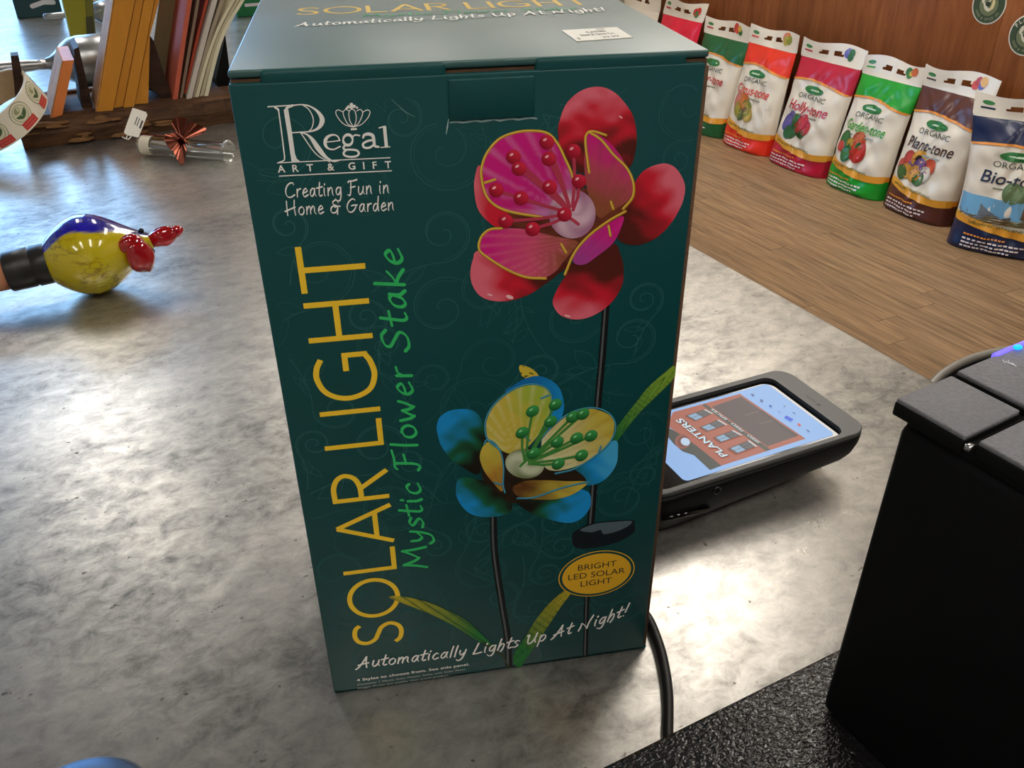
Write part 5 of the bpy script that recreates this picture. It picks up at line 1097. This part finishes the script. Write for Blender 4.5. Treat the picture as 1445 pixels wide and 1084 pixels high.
b = MB(); q = [on_y(122.5, 52, Yo), on_y(134, 49, Yo), on_y(131, 22, Yo), on_y(121, 24, Yo)]; prism(b, [v - EY * 0.0018 for v in q], EY * 0.001); b.build('side_label', M['darkolive'], t)
cb = onz(142, 22, 0); t = thing('white_tin', 'white round tin standing behind the amber boards', 'tin', cb)
b = MB(); lathe(b, lambda p: cb + EX * p.y + EY * p.z + EZ * p.x, [(0, 0), (0, 0.030), (0.002, 0.032), (0.10, 0.032), (0.102, 0.030)], 28); b.build('body', mat('white_tin_paint', (206, 204, 198), 0.4, var=0.04), t)
b = MB(); lathe(b, lambda p: cb + EX * p.y + EY * p.z + EZ * p.x, [(0.100, 0.034), (0.112, 0.034), (0.114, 0.031), (0.114, 0)], 28); b.build('lid', M['alu'], t)

# ------------------------------------------------------------------ glass bird on a terracotta watering spike
M['yglass'] = bpy.data.materials.new('speckled_glass'); M['yglass'].use_nodes = True
nt = M['yglass'].node_tree; bb = nt.nodes['Principled BSDF']; N, Lk = nt.nodes.new, nt.links.new
vc = N('ShaderNodeVertexColor'); vc.layer_name = 'Col'; tc = N('ShaderNodeTexCoord'); mp = N('ShaderNodeMapping'); mp.inputs['Scale'].default_value = (0.7, 0.9, 1.9); Lk(tc.outputs['Object'], mp.inputs[0])
vo = N('ShaderNodeTexVoronoi'); vo.feature = 'DISTANCE_TO_EDGE'; vo.inputs['Scale'].default_value = 75
nn_ = N('ShaderNodeTexNoise'); nn_.inputs['Scale'].default_value = 60; Lk(mp.outputs[0], nn_.inputs['Vector']); mx = N('ShaderNodeMixRGB'); mx.inputs[0].default_value = 0.035; Lk(mp.outputs[0], mx.inputs[1]); Lk(nn_.outputs['Color'], mx.inputs[2]); Lk(mx.outputs[0], vo.inputs['Vector'])
cr = N('ShaderNodeValToRGB'); cr.color_ramp.elements[0].position = 0.0; cr.color_ramp.elements[0].color = (0.42, 0.34, 0.3, 1); cr.color_ramp.elements[1].position = 0.09; cr.color_ramp.elements[1].color = (1, 1, 1, 1); Lk(vo.outputs['Distance'], cr.inputs[0])
n3 = N('ShaderNodeTexNoise'); n3.inputs['Scale'].default_value = 28; Lk(tc.outputs['Object'], n3.inputs['Vector']); gt = N('ShaderNodeMapRange'); gt.inputs[1].default_value = .45; gt.inputs[2].default_value = .6; Lk(n3.outputs['Fac'], gt.inputs[0])
mu = N('ShaderNodeMixRGB'); mu.blend_type = 'MULTIPLY'; Lk(gt.outputs[0], mu.inputs[0]); Lk(vc.outputs[0], mu.inputs[1]); Lk(cr.outputs[0], mu.inputs[2]); Lk(mu.outputs[0], bb.inputs['Base Color'])
bb.inputs['Roughness'].default_value = 0.15; bb.inputs['Coat Weight'].default_value = 1.0; bb.inputs['Coat Roughness'].default_value = 0.015; bb.inputs['Transmission Weight'].default_value = 0.12
M['rglass'] = mat('red_glass', (196, 10, 26), 0.05, trans=0.45, coat=1.0, coatr=0.02, ior=1.5); M['rubber'] = mat('black_rubber', (34, 33, 31), 0.38, var=0.08); M['terra'] = mat('terracotta', (206, 140, 104), 0.8, var=0.06, scale=30)
BZ = 0.0425
bc_ = onz(126, 359, BZ); bx = (onz(232, 341, BZ + 0.006) - onz(24, 386, BZ - 0.003)).normalized()
bz_ = (EZ - bx * EZ.dot(bx)).normalized(); by = bz_.cross(bx)
bfn = lambda p: bc_ + bx * p.x + by * p.y + bz_ * p.z
bt = thing('glass_bird_watering_spike', 'glass bird with yellow belly and blue back on a terracotta spike', 'ornament', Vector((bc_.x, bc_.y, 0)))
prof = [(-0.058, 0.0), (-0.058, 0.0195), (-0.050, 0.0205)]
for k in range(1, 15):
    s = -0.050 + 0.05 * k / 14; prof.append((s, 0.0205 + (0.0425 - 0.0205) * math.sin(math.pi / 2 * k / 14) ** 0.85))
prof += [(0.010, 0.0415), (0.020, 0.0388), (0.030, 0.0346), (0.040, 0.0292), (0.050, 0.0232), (0.060, 0.0175), (0.070, 0.0125), (0.078, 0.0090), (0.084, 0.0055), (0.086, 0.0)]
YB = lin((206, 186, 14)); BB = lin((26, 16, 176)); BD_ = lin((30, 30, 92)); CLR = lin((120, 110, 110))
def birdc(p):
    r = math.hypot(p.y, p.z); 
    if r < 1e-5: return CLR
    up = (p.z * 0.93 + p.y * 0.36) / r
    k = (up - 0.52 + 0.05 * math.sin(p.x * 120)) / 0.05
    c = mixc(YB, mixc(BB, BD_, max(0, (p.x - 0.005) / 0.05)), k)
    if p.x > 0.07: c = mixc(c, lin((96, 84, 96)), (p.x - 0.07) / 0.01)
    return c
b = MB()
# finer rings for crisp colour edges
fine = []
for i in range(len(prof) - 1):
    for k in range(3): t_ = k / 3; fine.append((prof[i][0] + (prof[i + 1][0] - prof[i][0]) * t_, prof[i][1] + (prof[i + 1][1] - prof[i][1]) * t_))
fine.append(prof[-1]); fine = [(a * (0.80 if a < 0 else 0.80), r) for a, r in fine]; lathe(b, bfn, fine, 96, birdc); b.build('bird_body', M['yglass'], bt, True)
def lump(name, c, sx, sy, sz, ang=0.0, m='rglass', wob=0.0):
    b = MB(); ca, sa = math.cos(ang), math.sin(ang)
    f_ = lambda p: bx * ((p.x * ca - p.z * sa)) + by * p.y + bz_ * (p.x * sa + p.z * ca)
    vs = []; fs = []; sg, rg = 22, 14
    for i in range(rg + 1):
        th = math.pi * i / rg
        for k in range(sg):
            a = 2 * math.pi * k / sg; w_ = 1 + wob * math.sin(3 * a + 2 * th) + wob * .6 * math.sin(5 * th + a)
            vs.append(bfn(Vector(c)) + f_(Vector((sx * w_ * math.sin(th) * math.cos(a), sy * w_ * math.sin(th) * math.sin(a), sz * w_ * math.cos(th)))))
    for i in range(rg):
        for k in range(sg): k2 = (k + 1) % sg; fs.append((i * sg + k, (i + 1) * sg + k, (i + 1) * sg + k2, i * sg + k2))
    b.add(vs, fs, smooth=True); return b.build(name, M[m], bt)
lump('wing', (0.0485, -0.026, -0.004), 0.0140, 0.010, 0.0185, 0.20, wob=0.07)
lump('wing', (0.043, -0.022, 0.0095), 0.0135, 0.010, 0.0105, 0.0, wob=0.05)
lump('beak', (0.0755, -0.003, 0.003), 0.0165, 0.0085, 0.0105, 0.10, wob=0.05); lump('beak_tip', (0.0885, -0.003, 0.0055), 0.0100, 0.0056, 0.0066, 0.2, wob=0.03)
lump('eye', (0.0610, -0.0075, -0.0085), 0.0028, 0.0028, 0.0028, m='glassblack'); lump('eye', (0.0565, 0.000, 0.0135), 0.0028, 0.0028, 0.0028, m='glassblack')
b = MB(); lathe(b, bfn, [(-0.035, 0.0), (-0.035, 0.0205), (-0.037, 0.0212), (-0.053, 0.0212), (-0.054, 0.0198), (-0.055, 0.0198), (-0.056, 0.0208), (-0.078, 0.0208), (-0.080, 0.0196), (-0.080, 0.0)], 40); b.build('rubber_collar', M['rubber'], bt)
b = MB(); lathe(b, bfn, [(-0.078, 0.0), (-0.078, 0.0178), (-0.115, 0.0174), (-0.19, 0.0145), (-0.26, 0.008), (-0.28, 0.003), (-0.281, 0.0)], 32); b.build('terracotta_spike', M['terra'], bt)

# ------------------------------------------------------------------ rain gauge with a copper butterfly
M['clear'] = clear_glass('clear_tube'); M['copper'] = mat('copper', (128, 68, 52), 0.26, metal=1.0, var=0.08, scale=120)
RZ = 0.0150
g1 = onz(197, 204, RZ); g2 = onz(322, 214, RZ); gx = (g2 - g1).normalized(); gL = (g2 - g1).length; gs = EZ.cross(gx)
gf = lambda p: g1 + gx * p.x + gs * p.y + EZ * p.z
gt_ = thing('rain_gauge', 'clear glass rain gauge tube lying by the rack with a copper butterfly', 'rain gauge', Vector((g1.x, g1.y, 0)))
b = MB(); lathe(b, gf, [(0.0, 0.0), (0.0, 0.010), (0.004, 0.0145), (gL - 0.004, 0.0145), (gL - 0.002, 0.0172), (gL, 0.0176), (gL + 0.002, 0.0168), (gL + 0.0015, 0.0150), (gL - 0.003, 0.0128), (0.006, 0.0128), (0.004, 0.0)], 36); b.build('tube', M['clear'], gt_)
b = MB(); vs = []; fs = []
for i, s in enumerate((0.008, 0.026)):
    for k in range(15): a = math.radians(-60 + 250 * k / 14); vs.append(gf(Vector((s, -0.0148 * math.cos(a), 0.0148 * math.sin(a)))))
for k in range(14): fs.append((k, k + 1, 15 + k + 1, 15 + k))
b.add(vs, fs, smooth=True); b.build('paper_band', M['lpaper'], gt_)
b = MB(); tube(b, [gf(Vector((-0.012, 0, 0.017))), gf(Vector((0.03, 0, 0.0165))), gf(Vector((0.07, -0.002, 0.0165)))], 0.0014, 8); b.build('stem_wire', M['copper'], gt_)
pn = (C - gf(Vector((0.07, 0, 0.02)))).normalized() * 0.55 + EZ * 0.75; pn.normalize(); pc = gf(Vector((0.066, -0.004, 0.0215)))
def bw(x, y, lift=0.0): return onpl(160 + x / 8.03, 130 + y / 8.03, pc, pn) + pn * lift
def wing(pts, root):
    o_ = crom([(p[0], p[1], 0) for p in pts], 5, True); N_ = len(o_); rg = 8; vs = []; fs = []
    for side in (0, 1):
        for k in range(rg + 1):
            t_ = k / rg
            for p in o_:
                a = math.atan2(p.y - root[1], p.x - root[0]); rid = 0.0012 * math.sin(a * 16) * t_ * (1 - t_ * 0.5)
                vs.append(bw(root[0] + (p.x - root[0]) * t_, root[1] + (p.y - root[1]) * t_, rid + 0.004 * t_ - (0.0008 if side else 0)))
    for side in (0, 1):
        off = side * (rg + 1) * N_
        for k in range(rg):
            for i in range(N_):
                j = (i + 1) % N_; f4 = (off + k * N_ + i, off + (k + 1) * N_ + i, off + (k + 1) * N_ + j, off + k * N_ + j); fs.append(f4 if not side else f4[::-1])
    b = MB(); b.add(vs, fs, smooth=True); return b.build('butterfly_wing', M['copper'], gt_)
wing([(750, 520), (690, 430), (668, 350), (740, 303), (840, 325), (852, 375), (820, 440), (785, 520)], (765, 530))
wing([(790, 520), (840, 400), (900, 358), (960, 388), (1052, 430), (1030, 480), (930, 520), (820, 556)], (785, 535))
wing([(750, 520), (690, 490), (600, 497), (583, 540), (600, 600), (680, 690), (740, 640), (775, 550)], (765, 535))
wing([(760, 540), (720, 640), (690, 700), (730, 790), (780, 845), (812, 800), (832, 700), (815, 590)], (775, 545))
b = MB(); tube(b, [bw(655, 452, 0.004), bw(730, 505, 0.005), bw(800, 560, 0.005), bw(850, 620, 0.004)], [0.0006, 0.0022, 0.0024, 0.0010], 8); b.build('butterfly_body', M['copper'], gt_)
tn = (C - g1).normalized() * 0.8 + EZ * 0.4; tn.normalize(); tcn = g1 + EZ * 0.012 - EY * 0.012
b = MB(); q = [onpl(x, y, tcn, tn) for x, y in ((187, 152), (206, 158), (208, 162), (196, 193), (194, 194), (176, 189), (175, 186))]; prism(b, q, -tn * 0.0006); tg = tag(b.build('price_tag', M['paper']), 'small white price tag tied to the rain gauge', 'tag')
b = MB(); tt_ = lambda x, y: onpl(x, y, tcn + tn * (0.0004 + EPS[0]), tn)
for (xa, ya, xb, yb) in ((190, 176, 194, 165), (193, 178, 197, 167), (196.5, 181, 200.5, 170), (197.8, 181.5, 201.8, 170.5)): ribbon(b, [(xa, ya), (xb, yb)], 1.2, tt_, (0, 0, 0), caps=False)
b.build('tag_print', M['ink'], tg)
b = MB(); tube(b, [onpl(x, y, tcn - tn * 0.001, tn) for x, y in ((172, 193), (178, 196), (180, 190), (185, 193), (181, 197), (176, 195))], 0.0011, 8); b.build('tie', M['paper'], tg)

# ------------------------------------------------------------------ round lid just reaching into view at the near side
M['bluesteel'] = mat('blue_grey_steel', (58, 78, 102), 0.35, metal=0.6, var=0.05)
lc = onz(118, 1192, 0.0)
t = thing('round_tin', 'low blue-grey round tin at the near side of the counter', 'tin', lc)
b = MB(); lathe(b, lambda p: lc + EX * p.y + EY * p.z + EZ * p.x, [(0, 0), (0, 0.034), (0.001, 0.0355), (0.012, 0.0355)], 40); b.build('body', M['bluesteel'], t)
b = MB(); lathe(b, lambda p: lc + EX * p.y + EY * p.z + EZ * p.x, [(0.011, 0.0368), (0.016, 0.0368), (0.0185, 0.034), (0.0195, 0.025), (0.0195, 0.0)], 40); b.build('lid', M['bluesteel'], t)
